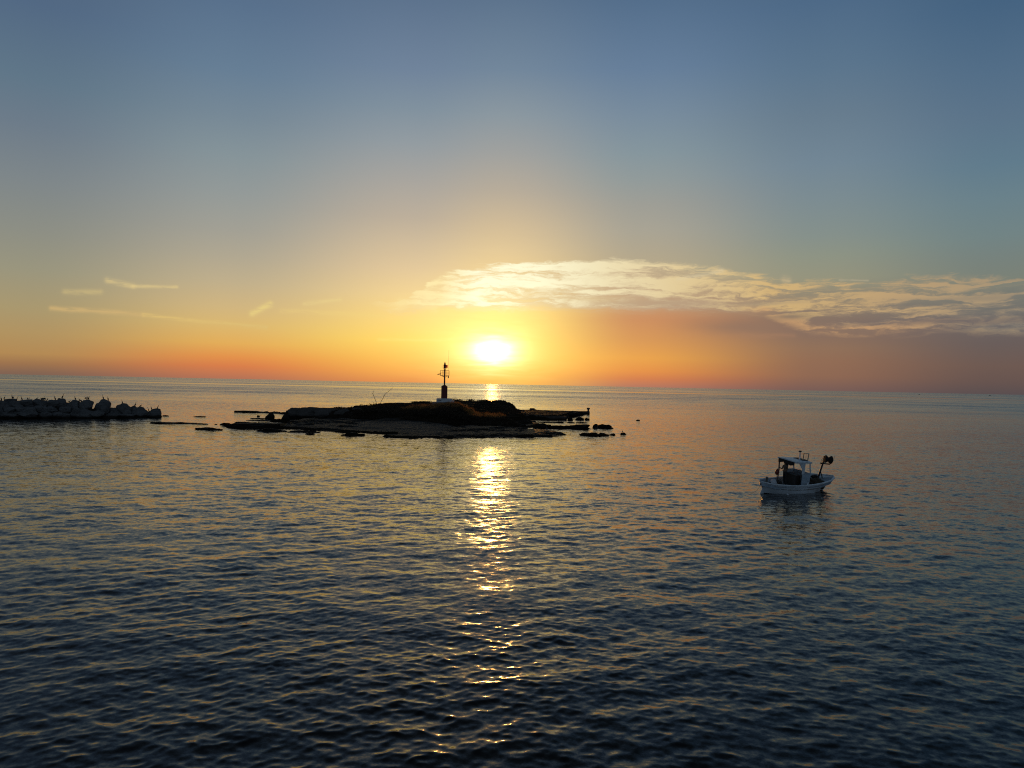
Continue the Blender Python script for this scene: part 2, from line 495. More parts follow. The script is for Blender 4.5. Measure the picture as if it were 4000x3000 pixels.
class MB:
    def __init__(s):
        s.v, s.f = [], []

    def addmesh(s, vs, fs):
        b = len(s.v)
        s.v += [Vector(q) for q in vs]
        s.f += [tuple(i + b for i in f) for f in fs]
        return s

    def box(s, c, size, rot=None, taper=1.0, bev=0.0):
        hx, hy, hz = (q * 0.5 for q in size)
        bm = bmesh.new()
        bmesh.ops.create_cube(bm, size=1.0)
        for v in bm.verts:
            k = taper if v.co.z > 0 else 1.0
            v.co = Vector((v.co.x * 2 * hx * k, v.co.y * 2 * hy * k, v.co.z * 2 * hz))
        if bev:
            bmesh.ops.bevel(bm, geom=list(bm.edges), offset=bev, segments=1, affect='EDGES')
        bm.verts.ensure_lookup_table()
        m = Matrix.Translation(Vector(c)) @ (Euler(rot).to_matrix().to_4x4() if rot else Matrix.Identity(4))
        bm.verts.index_update()
        vs = [m @ v.co for v in bm.verts]
        fs = [[v.index for v in f.verts] for f in bm.faces]
        bm.free()
        return s.addmesh(vs, fs)

    def tube(s, path, r, n=8, cap=True, flat=1.0):
        path = [Vector(p) for p in path]
        rs = r if isinstance(r, (list, tuple)) else [r] * len(path)
        vs, fs = [], []
        up = None
        for i, p in enumerate(path):
            t = (path[min(i + 1, len(path) - 1)] - path[max(i - 1, 0)])
            if t.length < 1e-9:
                t = Vector((0, 0, 1))
            t.normalize()
            if up is None:
                up = t.orthogonal().normalized()
            up = (up - t * up.dot(t))
            if up.length < 1e-6:
                up = t.orthogonal()
            up.normalize()
            sd_ = t.cross(up)
            for k in range(n):
                a = 2 * math.pi * k / n
                vs.append(p + up * math.cos(a) * rs[i] + sd_ * math.sin(a) * rs[i] * flat)
        for i in range(len(path) - 1):
            for k in range(n):
                a, b = i * n + k, i * n + (k + 1) % n
                fs.append((a, b, b + n, a + n))
        if cap:
            fs.append(tuple(reversed(range(n))))
            fs.append(tuple(range((len(path) - 1) * n, len(path) * n)))
        return s.addmesh(vs, fs)

    def lathe(s, prof, c=(0, 0, 0), n=16, axis=None, phase=0.0):
        m = Matrix.Translation(Vector(c))
        if axis is not None:
            m = m @ Vector(axis).to_track_quat('Z', 'Y').to_matrix().to_4x4()
        vs, fs = [], []
        for r, z in prof:
            for k in range(n):
                a = 2 * math.pi * k / n + phase
                vs.append(m @ Vector((r * math.cos(a), r * math.sin(a), z)))
        for i in range(len(prof) - 1):
            for k in range(n):
                a, b = i * n + k, i * n + (k + 1) % n
                fs.append((a, b, b + n, a + n))
        fs.append(tuple(reversed(range(n))))
        fs.append(tuple(range((len(prof) - 1) * n, len(prof) * n)))
        return s.addmesh(vs, fs)

    def build(s, name, mat, parent=None, smooth=None):
        me = bpy.data.meshes.new(name)
        me.from_pydata([tuple(v) for v in s.v], [], s.f)
        me.materials.append(mat)
        if smooth is not None:
            for p in me.polygons:
                p.use_smooth = True
            try:
                me.set_sharp_from_angle(angle=R(smooth))
            except Exception:
                pass
        me.update()
        o = bpy.data.objects.new(name, me)
        C.objects.link(o)
        if parent is not None:
            o.parent = parent
        return o


def tag(o, label=None, cat=None, group=None, kind=None):
    for k, v in (('label', label), ('category', cat), ('group', group), ('kind', kind)):
        if v:
            o[k] = v
    return o


def empty(name, loc, rot=(0, 0, 0)):
    o = bpy.data.objects.new(name, None)
    o.empty_display_size = 0.3
    C.objects.link(o)
    o.location = loc
    o.rotation_euler = rot
    return o


# ------------------------------------------------------------------ numpy noise
def vnoise(x, y, seed):
    ix, iy = np.floor(x), np.floor(y)
    fx, fy = x - ix, y - iy
    fx, fy = fx * fx * (3 - 2 * fx), fy * fy * (3 - 2 * fy)

    def h(a, b):
        v = np.sin(a * 127.1 + b * 311.7 + seed * 74.7) * 43758.5453
        return v - np.floor(v)
    return (h(ix, iy) * (1 - fx) + h(ix + 1, iy) * fx) * (1 - fy) + (h(ix, iy + 1) * (1 - fx) + h(ix + 1, iy + 1) * fx) * fy


def fbm(x, y, seed, octv=5, gain=0.5):
    a, s, t = 1.0, 0.0, 0.0
    for i in range(octv):
        s = s + a * (vnoise(x, y, seed + i * 3.1) - 0.5)
        t += a
        a *= gain
        x, y = x * 2.03 + 7.7, y * 2.03 - 3.3
    return s / t * 2


def sstep(a, b, x):
    t = np.clip((x - a) / (b - a), 0, 1)
    return t * t * (3 - 2 * t)


def poly_sd(x, y, pts):
    """signed distance, positive inside"""
    d = np.full(x.shape, 1e9)
    inside = np.zeros(x.shape, bool)
    n = len(pts)
    for i in range(n):
        x0, y0 = pts[i]
        x1, y1 = pts[(i + 1) % n]
        ex, ey = x1 - x0, y1 - y0
        wx, wy = x - x0, y - y0
        t = np.clip((wx * ex + wy * ey) / (ex * ex + ey * ey), 0, 1)
        d = np.minimum(d, np.hypot(wx - ex * t, wy - ey * t))
        c = ((y0 > y) != (y1 > y)) & (x < (x1 - x0) * (y - y0) / (y1 - y0 + 1e-12) + x0)
        inside ^= c
    return np.where(inside, d, -d)


def grid_mesh(name, X, Y, Z, mat, attrs=None, smooth=True):
    nr, nc = X.shape
    me = bpy.data.meshes.new(name)
    co = np.stack([X, Y, Z], -1).reshape(-1, 3).astype(np.float32)
    me.vertices.add(len(co))
    me.vertices.foreach_set('co', co.ravel())
    i = np.arange(nr * nc).reshape(nr, nc)
    q = np.stack([i[:-1, :-1], i[:-1, 1:], i[1:, 1:], i[1:, :-1]], -1).reshape(-1, 4).astype(np.int32)
    me.loops.add(q.size)
    me.loops.foreach_set('vertex_index', q.ravel())
    me.polygons.add(len(q))
    me.polygons.foreach_set('loop_start', np.arange(0, q.size, 4, dtype=np.int32))
    me.polygons.foreach_set('loop_total', np.full(len(q), 4, np.int32))
    me.update(calc_edges=True)
    me.polygons.foreach_set('use_smooth', np.full(len(q), smooth, bool))
    for k, v in (attrs or {}).items():
        a = me.attributes.new(k, 'FLOAT', 'POINT')
        a.data.foreach_set('value', v.ravel().astype(np.float32))
    me.materials.append(mat)
    me.update()
    o = bpy.data.objects.new(name, me)
    C.objects.link(o)
    return o


# ------------------------------------------------------------------ the sea
def build_sea():
    # one polar sheet: close rows near the viewpoint, wide rows out to the horizon
    rows = []
    r = 9.0
    K = CAM_H * 710.0
    while r < 700.0:
        rows.append(r)
        r += max(0.030, 0.55 * r * r / K)
    while r < 60000.0:
        rows.append(r)
        r *= 1.12
    rows = np.array([0.0, 3.0, 6.0] + rows)
    fine = np.arange(-43.0, 43.001, 0.085)
    coarse = np.arange(43.0, 317.0, 5.0)[1:]
    ang = np.concatenate([fine, coarse, [317.0]])
    A = np.radians(ang)
    Rr, Aa = np.meshgrid(rows, A, indexing='ij')
    X, Y = Rr * np.sin(Aa), Rr * np.cos(Aa)
    dr = np.gradient(rows)
    sp = np.maximum(dr, rows * math.radians(0.085))[:, None]
    sp = np.broadcast_to(sp, X.shape).copy()
    cz = (ang > 43.0) & (ang < 317.0)
    sp[:, cz] = np.maximum(sp[:, cz], Rr[:, cz] * 0.087)
    N = 120
    lam = np.exp(np.linspace(math.log(0.20), math.log(8.0), N)) * np.exp(rng.normal(0, 0.03, N))
    th = rng.normal(0, 0.85, N) + math.pi * 1.5 + 0.12
    Z = np.zeros_like(X)
    DX = np.zeros_like(X)
    DY = np.zeros_like(X)
    missing = np.zeros_like(X)
    total = 0.0
    gust = 0.8 + 0.5 * fbm(X / 9.0, Y / 9.0, 5, 3)
    octs = math.log2(8.0 / 0.20)
    nmax = int(np.searchsorted(rows, 420.0))
    for l, t in zip(lam, th):
        k = 2 * math.pi / l
        s2 = (0.052 ** 2) * octs / N * 2.0          # slope variance carried by one component
        s2 *= (1.45 if l < 0.8 else (0.8 / l) ** 1.5 * 1.45)
        a = math.sqrt(s2) / k
        total += s2
        w = sstep(2.2, 4.2, l / sp)
        missing += s2 * (1 - w * w)
        w = (w * a)[:nmax]
        ph = k * (X[:nmax] * math.cos(t) + Y[:nmax] * math.sin(t)) + rng.uniform(0, 6.283)
        g = gust[:nmax] if l < 2.5 else 1.0
        Z[:nmax] += w * g * np.cos(ph)
        sn = w * g * np.sin(ph) * 1.25
        DX[:nmax] -= sn * math.cos(t)
        DY[:nmax] -= sn * math.sin(t)
    L = np.sqrt(missing / total)
    o = grid_mesh('sea', X + DX, Y + DY, Z, M_water, {'unresolved': L})
    tag(o, kind='structure')
    return o


build_sea()

# ------------------------------------------------------------------ the islet
SHELF = [(-48.5, 117), (-45, 112.5), (-42.6, 108.4), (-35.2, 110.3), (-32, 109), (-29.5, 107.2), (-26, 105.8), (-22.6, 105.8), (-18.5, 103.2), (-15.6, 102.2), (-17.5, 99.6), (-18.6, 98.4),
         (-13.9, 96.4), (-7.7, 98.3), (-1.5, 101.4), (3.0, 103.0), (6.2, 105.7), (8.3, 110.0), (7.3, 115.0), (5.5, 118.0), (0.3, 121.0), (-1.0, 123.0), (3.2, 125.2), (4.8, 130), (5.0, 138),
         (4.8, 145), (3.0, 151), (-2, 157), (-30, 157), (-41, 143), (-38, 137.5), (-36.0, 133.5), (-38.5, 128.0), (-39.0, 121.0), (-38.6, 116.2), (-41, 114.8), (-44, 116.5)]
PLAT = [(-45.2, 142), (-40, 140.5), (-36.5, 138.6), (-31, 134), (-26, 129), (-18, 124), (-9, 119.5), (-2, 119.8), (1.6, 125), (3.4, 133), (3.8, 142), (3.4, 152), (3.4, 163), (2.4, 172), (-2, 178), (-10, 180), (-25, 176), (-38, 164),
        (-45.6, 152)]
REEF = [(-63, 161.5), (-55, 159), (-49, 156), (-44, 150), (-40, 156), (-46, 160.5), (-54, 162.5), (-63, 163.2)]
BACK = [(-8, 153), (3, 154.6), (11.0, 156.8), (11.4, 161), (13.2, 168), (14.8, 174), (17.2, 179), (18.2, 183.5), (14.5, 187), (8, 188.5), (-10, 188.5), (-12, 168)]


def islet_height(X, Y):
    wob = fbm(X / 4.2, Y / 2.6, 21, 6, 0.62) * 2.6
    n1 = fbm(X / 2.2, Y / 2.2, 31, 5)
    n2 = fbm(X / 9.0, Y / 9.0, 41, 4)
    n3 = fbm(X / 0.7, Y / 0.7, 51, 3)
    ds = poly_sd(X, Y, SHELF) + wob
    dp = poly_sd(X, Y, PLAT) + wob * 0.8
    dreef = poly_sd(X, Y, REEF) + wob * 0.45
    db = poly_sd(X, Y, BACK) + wob * 0.6
    z = -1.6 + 0 * X

    def put(zn, d, e0, e1):
        m = sstep(e0, e1, d)
        return np.maximum(z, -1.6 + (zn + 1.6) * m)
    low = 0.34 + 0.22 * sstep(0.5, 6, ds) + 0.28 * n1 + 0.2 * n2
    low = np.where(X < -36, low + 0.28 * sstep(0.3, 1.8, ds) * sstep(-47, -43, X), low)
    beach = sstep(-27, -22.5, X) * sstep(-8, -12.5, X) * sstep(-0.5, 2.0, ds)
    bz = 0.12 + 0.062 * np.clip(ds, 0, 30) + 0.04 * n1
    low = low * (1 - beach) + bz * beach
    z = put(low, ds, -0.9, 0.7)
    crest = 2.0 + 0.75 * sstep(-32.5, -31.0, X) + 0.75 * sstep(-29.2, -28.2, X) + 0.35 * sstep(-16, -12, X)
    crest = crest + 0.18 * n2 + 0.16 * n1
    wfront = 3.0 + 15.0 * sstep(-33, -27, X) * sstep(5.0, -4.0, X)
    t = np.clip(dp / wfront, 0, 1)
    prof = np.where(wfront > 8, 0.35 * sstep(0.0, 0.10, t) * (1 - t) + t ** 0.9, sstep(0, 0.7, t))
    zp = 0.55 + (crest - 0.55) * np.clip(prof, 0, 1)
    zp = zp - 0.045 * np.clip(Y - 147, 0, 40)
    east = sstep(-10.5, -6.5, X)
    ramp_ = 0.45 + 0.0385 * np.clip(Y - 96, 0, 76) + 0.10 * n1 + 0.10 * n2 - 0.10 * np.clip(Y - 173, 0, 20)
    ramp_ = ramp_ - 1.6 * sstep(-2.5, 3.0, X) * sstep(140, 165, Y) + 0.22 * n2
    ramp_ = np.where(dp > 0, ramp_ * sstep(-0.5, 3.0, dp) + 0.5 * (1 - sstep(-0.5, 3.0, dp)), -1.6)
    zp = zp * (1 - east) + ramp_ * east
    zp = np.where((X > -19) & (dp > 0), np.maximum(zp, ramp_ * sstep(148, 156, Y) * sstep(-19, -15, X)), zp)
    z = put(np.where(dp > 0, zp, -1.6), dp, -0.2, 0.35)
    # ledges of bare limestone
    z = put(0.36 + 0.25 * n1 + 0.12 * n2 + 0.30 * sstep(-50, -46, X), dreef, -0.5, 0.5)
    z = put(1.02 + 0.22 * n1 + 0.2 * n2, db, -0.9, 0.5)
    ter = 0.34
    q = z / ter + 0.35 * n2
    zt = (np.floor(q) + sstep(0.55, 1.0, q - np.floor(q)) - 0.35 * n2) * ter
    k = 0.75 * (1 - beach) * (z > 0.1)
    z = z * (1 - k) + zt * k + 0.05 * n3 * (1 - beach) * (z > 0)
    soil = sstep(0.2, 1.5, dp) * sstep(-33, -28, X) * sstep(5, 0, X) * sstep(2.1, 3.2, wfront * 0 + crest)
    soil = np.maximum(soil, 0.7 * sstep(1.0, 3.0, dp) * sstep(-36, -30, X) * (z > 1.1))
    pebble = beach * sstep(0.15, 0.4, z) * (1 - sstep(0.0, 1.2, dp)) * sstep(0.8, 2.5, ds)
    return z, soil, pebble


gx = np.arange(-66, 24, 0.19)
gy = np.arange(94, 193, 0.21)
GX, GY = np.meshgrid(gx, gy, indexing='xy')
GZ, GS, GP = islet_height(GX, GY)
islet = grid_mesh('islet', GX, GY, GZ, M_islet, {'soil': GS, 'pebble': GP}, smooth=False)
tag(islet, 'low limestone islet with layered ledges and a pebble beach', 'islet', kind='structure')


def ground(x, y):
    i = int(round((x - gx[0]) / 0.19))
    j = int(round((y - gy[0]) / 0.21))
    i = min(max(i, 0), len(gx) - 1)
    j = min(max(j, 0), len(gy) - 1)
    return float(GZ[j, i])


# ---- scrub and dry grass (uncountable)
def blades(name, mat, spots, hmin, hmax, width, per, spread, lean=0.3, leafy=False):
    vs, fs = [], []
    for (x, y, hs) in spots:
        for _ in range(per):
            bx, by = x + random.gauss(0, spread), y + random.gauss(0, spread)
            bz = ground(bx, by) - 0.05
            if bz < 0.35:
                continue
            h = random.uniform(hmin, hmax) * hs
            a = random.uniform(0, math.pi)
            wx, wy = math.cos(a) * width, math.sin(a) * width
            lx, ly = random.gauss(0, lean) * h, random.gauss(0, lean) * h
            b = len(vs)
            if leafy:
                z0 = bz + random.uniform(0.05, 1.0) * h
                s = width * random.uniform(0.7, 1.6)
                n_ = Vector((random.gauss(0, 1), random.gauss(0, 1), random.gauss(0, 1))).normalized()
                u = n_.orthogonal().normalized() * s
                v = n_.cross(u).normalized() * s * 0.7
                c = Vector((bx, by, z0))
                vs += [tuple(c - u), tuple(c + v), tuple(c + u), tuple(c - v)]
                fs.append((b, b + 1, b + 2, b + 3))
            else:
                vs += [(bx - wx, by - wy, bz), (bx + wx, by + wy, bz), (bx + lx * 0.4 + wx * 0.8, by + ly * 0.4 + wy * 0.8, bz + h * 0.55),
                       (bx + lx * 0.4 - wx * 0.8, by + ly * 0.4 - wy * 0.8, bz + h * 0.55), (bx + lx, by + ly, bz + h)]
                fs += [(b, b + 1, b + 2, b + 3), (b + 3, b + 2, b + 4)]
    me = bpy.data.meshes.new(name)
    me.from_pydata(vs, [], fs)
    me.materials.append(mat)
    me.update()
    o = bpy.data.objects.new(name, me)
    C.objects.link(o)
    return o


def crest_y(x):
    col = GZ[:, int((x - gx[0]) / 0.19)]
    e = (col - CAM_H) / gy
    return float(gy[int(np.argmax(np.where(gy < 182, e, -9)))])


def crest_at(px_):
    yy = 141.0
    for _ in range(4):
        x = (px_ - 2000) / F_PX * yy
        yy = crest_y(x)
    return (px_ - 2000) / F_PX * yy, yy


spots = []
for _ in range(330):
    x = random.uniform(-20.5, -7.5)
    y = random.uniform(131.0, 137.6)
    spots.append((x, y, random.uniform(0.45, 0.95)))
for _ in range(60):
    x = random.uniform(-7.5, -1.5)
    y = random.uniform(124, 134)
    spots.append((x, y, random.uniform(0.4, 0.9)))
g = blades('dry_grass', M_grass, spots, 0.45, 0.95, 0.02, 46, 0.30, 0.22)
tag(g, 'tall dry grass glowing amber on the islet slope below the beacon', 'dry grass', kind='stuff')
spots = []
for _ in range(260):
    x = random.uniform(-19, 1)
    spots.append((x, random.uniform(119.5, 125.0) + max(0, -12 - x) * 0.5, random.uniform(0.3, 0.8)))
for _ in range(800):
    x = random.uniform(-30, 1.5)
    y0 = 123.0 + max(0, (-16 - x)) * 0.62
    y = random.uniform(y0, y0 + (13 if x < -9 else 45))
    if -17.5 < x < -8.5 and y > 133.5:
        continue
    spots.append((x, y, random.uniform(0.4, 1.0) * (1.0 if x < -9 else 0.3)))
for px_, n_, hs in ((1905, 6, .35), (1935, 8, .4), (1955, 8, .45), (1975, 8, .4), (1995, 7, .35), (2012, 8, .4), (2028, 7, 0.4), (1880, 6, .4), (1790, 5, .5), (1765, 4, .5), (1840, 4, .7), (1625, 6, .45), (1640, 5, .4), (1652, 4, .35),
                    (1340, 3, .3), (1365, 3, .35), (1320, 3, .3), (1668, 4, .4)):
    x, yy = crest_at(px_)
    for _ in range(n_):
        xx = x + random.gauss(0, 0.35)
        spots.append((xx, yy + random.gauss(0.2, 0.4), hs))
s = blades('scrub', M_scrub, spots, 0.35, 0.95, 0.085, 55, 0.34, leafy=True)
tag(s, 'low dark scrub covering the top and slope of the islet', 'scrub', kind='stuff')
spots = []
for _ in range(60):
    x, yy = crest_at(random.uniform(1770, 1905))
    spots.append((x, yy, random.uniform(0.3, 1.0)))
for _ in range(40):
    x, yy = crest_at(random.uniform(1610, 1660))
    spots.append((x, yy, random.uniform(0.2, 0.55)))
for _ in range(40):
    x, yy = crest_at(random.uniform(1300, 1400))
    spots.append((x, yy, random.uniform(0.2, 0.45)))
w = blades('wild_weeds', M_scrub, spots, 0.5, 1.2, 0.018, 5, 0.25, 0.25)
tag(w, 'thin wild weeds standing along the islet crest against the bright water', 'weeds', kind='stuff')

# ---- two bare stems on the crest
yb = 142.5
dead = empty('dead_shrub', tuple(at_depth(1477, 1577, yb)))
tag(dead, 'leafless dead shrub with two thin bare stems on the islet crest', 'dead shrub')
base = Vector(dead.location)


def stem(name, pts, rs):
    b = MB()
    P = [at_depth(px, py, yb) - base for px, py in pts]
    P[0].z -= 0.6
    b.tube(P, rs, 6)
    return b


st1 = stem('s', [(1472, 1576), (1469, 1569), (1462, 1552), (1457, 1540), (1458, 1528), (1457, 1521)], [.05, .05, .045, .04, .03, .015])
st1.tube([at_depth(1457, 1540, yb) - base, at_depth(1455, 1537, yb) - base, at_depth(1454, 1534, yb) - base], [.035, .03, .015], 5)
st1.build('bare_stem', M_twig, dead)
st2 = stem('s', [(1483, 1577), (1489, 1567), (1496, 1556), (1501, 1544), (1509, 1535), (1520, 1527), (1530, 1519), (1537, 1511)], [.05, .05, .045, .045, .04, .035, .025, .01])
st2.tube([at_depth(1501, 1544, yb) - base, at_depth(1503, 1549, yb) - base], [.03, .012], 5)
st2.build('bare_stem', M_twig, dead)


# ------------------------------------------------------------------ rocks
def rock_mesh(seed, sx, sy, sz, cuts=9, sub=3, rough=0.10, flat_top=False, strata=0.0):
    rnd = random.Random(seed)
    bm = bmesh.new()
    bmesh.ops.create_icosphere(bm, subdivisions=sub, radius=1.0)
    planes = []
    for _ in range(cuts):
        nrm = Vector((rnd.gauss(0, 1), rnd.gauss(0, 1), rnd.gauss(0, 0.8))).normalized()
        planes.append((nrm, rnd.uniform(0.55, 0.85)))
    if flat_top:
        planes.append((Vector((rnd.gauss(0, .08), rnd.gauss(0, .08), 1)).normalized(), 0.6))
    off = Vector((rnd.uniform(-50, 50), rnd.uniform(-50, 50), rnd.uniform(-50, 50)))
    for v in bm.verts:
        p = v.co.copy()
        for nrm, dd in planes:
            e = p.dot(nrm) - dd
            if e > 0:
                p -= nrm * e * 0.92
        nz = mnoise.fractal(p * 1.7 + off, 0.9, 2.1, 5)
        p *= 1.0 + rough * nz
        v.co = Vector((p.x * sx, p.y * sy, p.z * sz))
        if strata:
            q = v.co.z / strata
            v.co.z = (math.floor(q) + min(1, max(0, (q - math.floor(q) - .4) / .6))) * strata * 0.7 + v.co.z * 0.3
    me = bpy.data.meshes.new('rock')
    bm.to_mesh(me)
    bm.free()
    return me


def add_rock(name, me, mat, loc, rz=0.0):
    me.materials.append(mat)
    me.name = name
    o = bpy.data.objects.new(name, me)
    C.objects.link(o)
    o.location = loc
    o.rotation_euler = (0, 0, rz)
    return o


# low reef rocks lying off the islet: pixel box (x0, x1, ytop, ybottom), label
REEF_ROCKS = [
    (556, 738, 1649, 1657, 'longest low dark rock awash between the breakwater tip and the islet'),
    (752, 806, 1652, 1657.5, 'short low rock awash just off the end of the longest awash rock'),
    (757, 850, 1671, 1680, 'flat ragged rock awash by itself in front of the longest awash rock'),
    (752, 800, 1625, 1628.5, 'thin sliver of rock awash behind the short low rock'),
    (630, 654, 1622, 1626, 'tiny rock awash right beside the tip of the breakwater'),
    (999, 1120, 1676.5, 1687, 'long flat slab lying off the western shelf of the islet, outer half'),
    (1118, 1224, 1682, 1691, 'long flat slab lying off the western shelf of the islet, inner half'),
    (1188, 1222, 1691, 1696.5, 'small low rock touching the seaward edge of the long flat slab'),
    (1324, 1416, 1691, 1702, 'hump backed low rock awash in front of the pebble beach'),
    (1036, 1068, 1619, 1637, 'dark squat boulder standing in the water beside the reef, with a flat ledge behind'),
    (1090, 1128, 1620, 1648, 'taller dark boulder standing at the gap of the tidal channel'),
    (1050, 1100, 1636, 1648, 'low dark ledge at the foot of the taller boulder'),
    (952, 1048, 1640, 1645, 'thin flat ledge reaching out over the water behind the western shelf'),
    (978, 1038, 1632.5, 1637, 'thin ledge awash at the foot of the squat boulder'),
    (1000, 1010, 1623.5, 1628.5, 'tiny round rock alone in the water near the squat boulder'),
    (2215, 2252, 1617, 1629, 'wedge shaped rock under the stone pier'),
    (2218, 2237, 1634, 1643, 'small rock against the outer end of the concrete quay'),
    (2250, 2282, 1633.5, 1641.5, 'rounded rock between the quay end and the block shaped rock'),
    (2285, 2303, 1634.5, 1642, 'block shaped rock lying level with the quay, furthest out'),
    (2096, 2160, 1647.5, 1651.5, 'longest of the thin flat rocks in the line before the quay'),
    (2167, 2204, 1647, 1652.5, 'second of the thin flat rocks in the line before the quay'),
    (2210, 2245, 1649.5, 1652.5, 'third of the thin flat rocks in the line before the quay'),
    (2254, 2292, 1650, 1653, 'outermost of the thin flat rocks in the line before the quay'),
    (2088, 2154, 1659, 1673, 'flat dark slab with a pool, next to the islet shore'),
    (2150, 2230, 1662, 1675, 'low rough rock joining the flat slab and the big dark rock'),
    (2218, 2316, 1659, 1677, 'biggest dark rock off the eastern shore of the islet'),
    (2317, 2340, 1662, 1673, 'small pointed rock between the two big dark rocks'),
    (2336, 2400, 1661, 1674, 'long dark rock at the outer end of the eastern rocks'),
    (2272, 2346, 1691, 1703, 'low ragged rock carrying a standing bird, nearest of the eastern rocks'),
    (2340, 2378, 1693, 1703, 'low rounded rock at the end of the ragged rock with a bird'),
    (2380, 2404, 1694.5, 1700.5, 'small low rock trailing off from the ragged rock with a bird'),
    (2426, 2446, 1692.5, 1698, 'very small flat rock under a small bird, outermost of the eastern rocks'),
    (2486, 2502, 1639.5, 1643.5, 'tiny lone rock out on open water past the pier'),
    (1496, 1556, 1687, 1697, 'dark low rock at the edge of the pebble beach'),
]
for i, (x0, x1, yt, yb_, lab) in enumerate(REEF_ROCKS):
    c = on_water((x0 + x1) / 2, yb_)
    sc = c.y / F_PX
    wdt = (x1 - x0) * sc * 0.5
    # visible height is part real height, part depth seen at a shallow angle
    vis = (yb_ - yt) * sc
    dep = min(max(wdt * 0.55, 0.5), 2.4)
    hgt = max(vis - dep * 2 * CAM_H / c.y * 0.5, 0.16)
    dep = min(dep, 2.2)
    tall = hgt > 0.45 * wdt
    me = rock_mesh(100 + i, wdt * 1.16, dep * 1.1, hgt * (1.75 if tall else 1.3), cuts=6, sub=5 if wdt > 1.2 else 4, rough=0.16 if tall else 0.42, flat_top=False, strata=0.14 if wdt > 1 else 0)
    o = add_rock('reef_rock', me, M_rock, (c.x, c.y + dep, -0.12 * hgt))
    tag(o, lab, 'rock', 'low rocks round the islet')

# limestone blocks in the islet wall
for i, (px, py, Yd, w_, h_, lab) in enumerate((
        (1155, 1608, 142.0, 3.2, 1.9, 'end block of the pale rock wall on the islet, facing the breakwater'),
        (1215, 1606, 141.2, 4.2, 1.9, 'second pale block of the islet rock wall, a bit lower and rounded'),
        (1285, 1610, 140.2, 4.6, 1.8, 'third pale block of the islet rock wall, cracked across'),
        (1355, 1612, 138.6, 4.0, 1.8, 'fourth pale block of the islet rock wall, next to the dark slope'),
        (1475, 1603, 135.8, 2.2, 1.1, 'lone pale limestone block in the dark slope under the dead shrub'),
        (1402, 1600, 139.0, 2.4, 1.2, 'small pale limestone block beside the rock wall, under the crest step'))):
    c = at_depth(px, py, Yd)
    me = rock_mesh(300 + i, w_ * 0.62, 1.5, h_ * 0.85, cuts=10, sub=4, rough=0.16, flat_top=True, strata=0.25)
    o = add_rock('limestone_block', me, M_block, (c.x, c.y - 0.5, c.z - 0.25), random.uniform(-.2, .2))
    tag(o, lab, 'rock', 'limestone blocks of the islet wall')

# ------------------------------------------------------------------ quay and pier on the far side of the islet
q = MB()
p0, p1 = Vector((-6.0, 154.2, 0)), Vector((12.2, 156.0, 0))


def wall_block(mb, a, b, thick, z0, z1, n=14, jit=0.04, seed=1):
    rnd = random.Random(seed)
    a, b = Vector(a), Vector(b)
    t = (b - a).normalized()
    nrm = Vector((-t.y, t.x, 0))
    vs, fs = [], []
    for i in range(n + 1):
        p = a.lerp(b, i / n)
        z = z1 + rnd.uniform(-jit, jit)
        o_ = rnd.uniform(-jit, jit)
        vs += [p + nrm * o_ + Vector((0, 0, z0)), p + nrm * (o_ * 0.6) + Vector((0, 0, z)), p + nrm * thick + Vector((0, 0, z)), p + nrm * thick + Vector((0, 0, z0))]
    for i in range(n):
        k = i * 4
        for j in range(4):
            fs.append((k + j, k + (j + 1) % 4, k + 4 + (j + 1) % 4, k + 4 + j))
    fs += [(3, 2, 1, 0), (n * 4, n * 4 + 1, n * 4 + 2, n * 4 + 3)]
    mb.addmesh(vs, fs)


wall_block(q, p0, p1, 2.0, -1.2, 0.80, 18, 0.05, 3)
qo = q.build('concrete_quay', M_concrete)
tag(qo, 'low weathered concrete quay ending square in the water beside the islet', 'quay')
q = MB()
e0, e1 = Vector((-9.0, 189.2, 0)), Vector((at_depth(2304, 1612, 190).x, 190.2, 0))
wall_block(q, e0, e1, 3.0, -1.2, 0.74, 26, 0.035, 5)
qo = q.build('stone_pier', M_concrete)
tag(qo, 'long narrow stone pier running out behind the islet', 'pier')
bp = at_depth(2298, 1608, 191.2)
b = MB()
b.lathe([(0.34, 0.0), (0.30, 0.08), (0.24, 0.2), (0.24, 0.5), (0.40, 0.62), (0.46, 0.78), (0.40, 0.95), (0.18, 1.02)], n=14)
bo = b.build('mooring_bollard', M_dark, smooth=40)
bo.location = (bp.x, 191.2, 0.72)
tag(bo, 'dark mushroom shaped mooring bollard on the end of the pier', 'bollard')
bb = MB()
bb.box((0, 0, 0.28), (1.55, 1.2, 0.62), None, 0.82, 0.06)
bo = bb.build('stone_block', M_concrete)
bo.location = (at_depth(2079, 1600, 190.8).x, 190.9, 0.72)
tag(bo, 'rough stone block lying on top of the pier near the islet', 'stone block')

# ------------------------------------------------------------------ the beacon
BY = 142.0
bx_ = at_depth(1735, 1565, BY).x
zt = at_depth(1733, 1556, BY).z          # top of plinth
U = BY / F_PX * (240.0 / 1422.0)          # metres per pixel of the enlarged beacon view
beacon = empty('beacon', (bx_, BY, zt), (0, 0, 0))
tag(beacon, 'red harbour beacon with gallery and lantern on a stepped white plinth', 'beacon')
cx = 676


def bxz(x, y):
    return ((x - cx) * U, (1278 - y) * U)


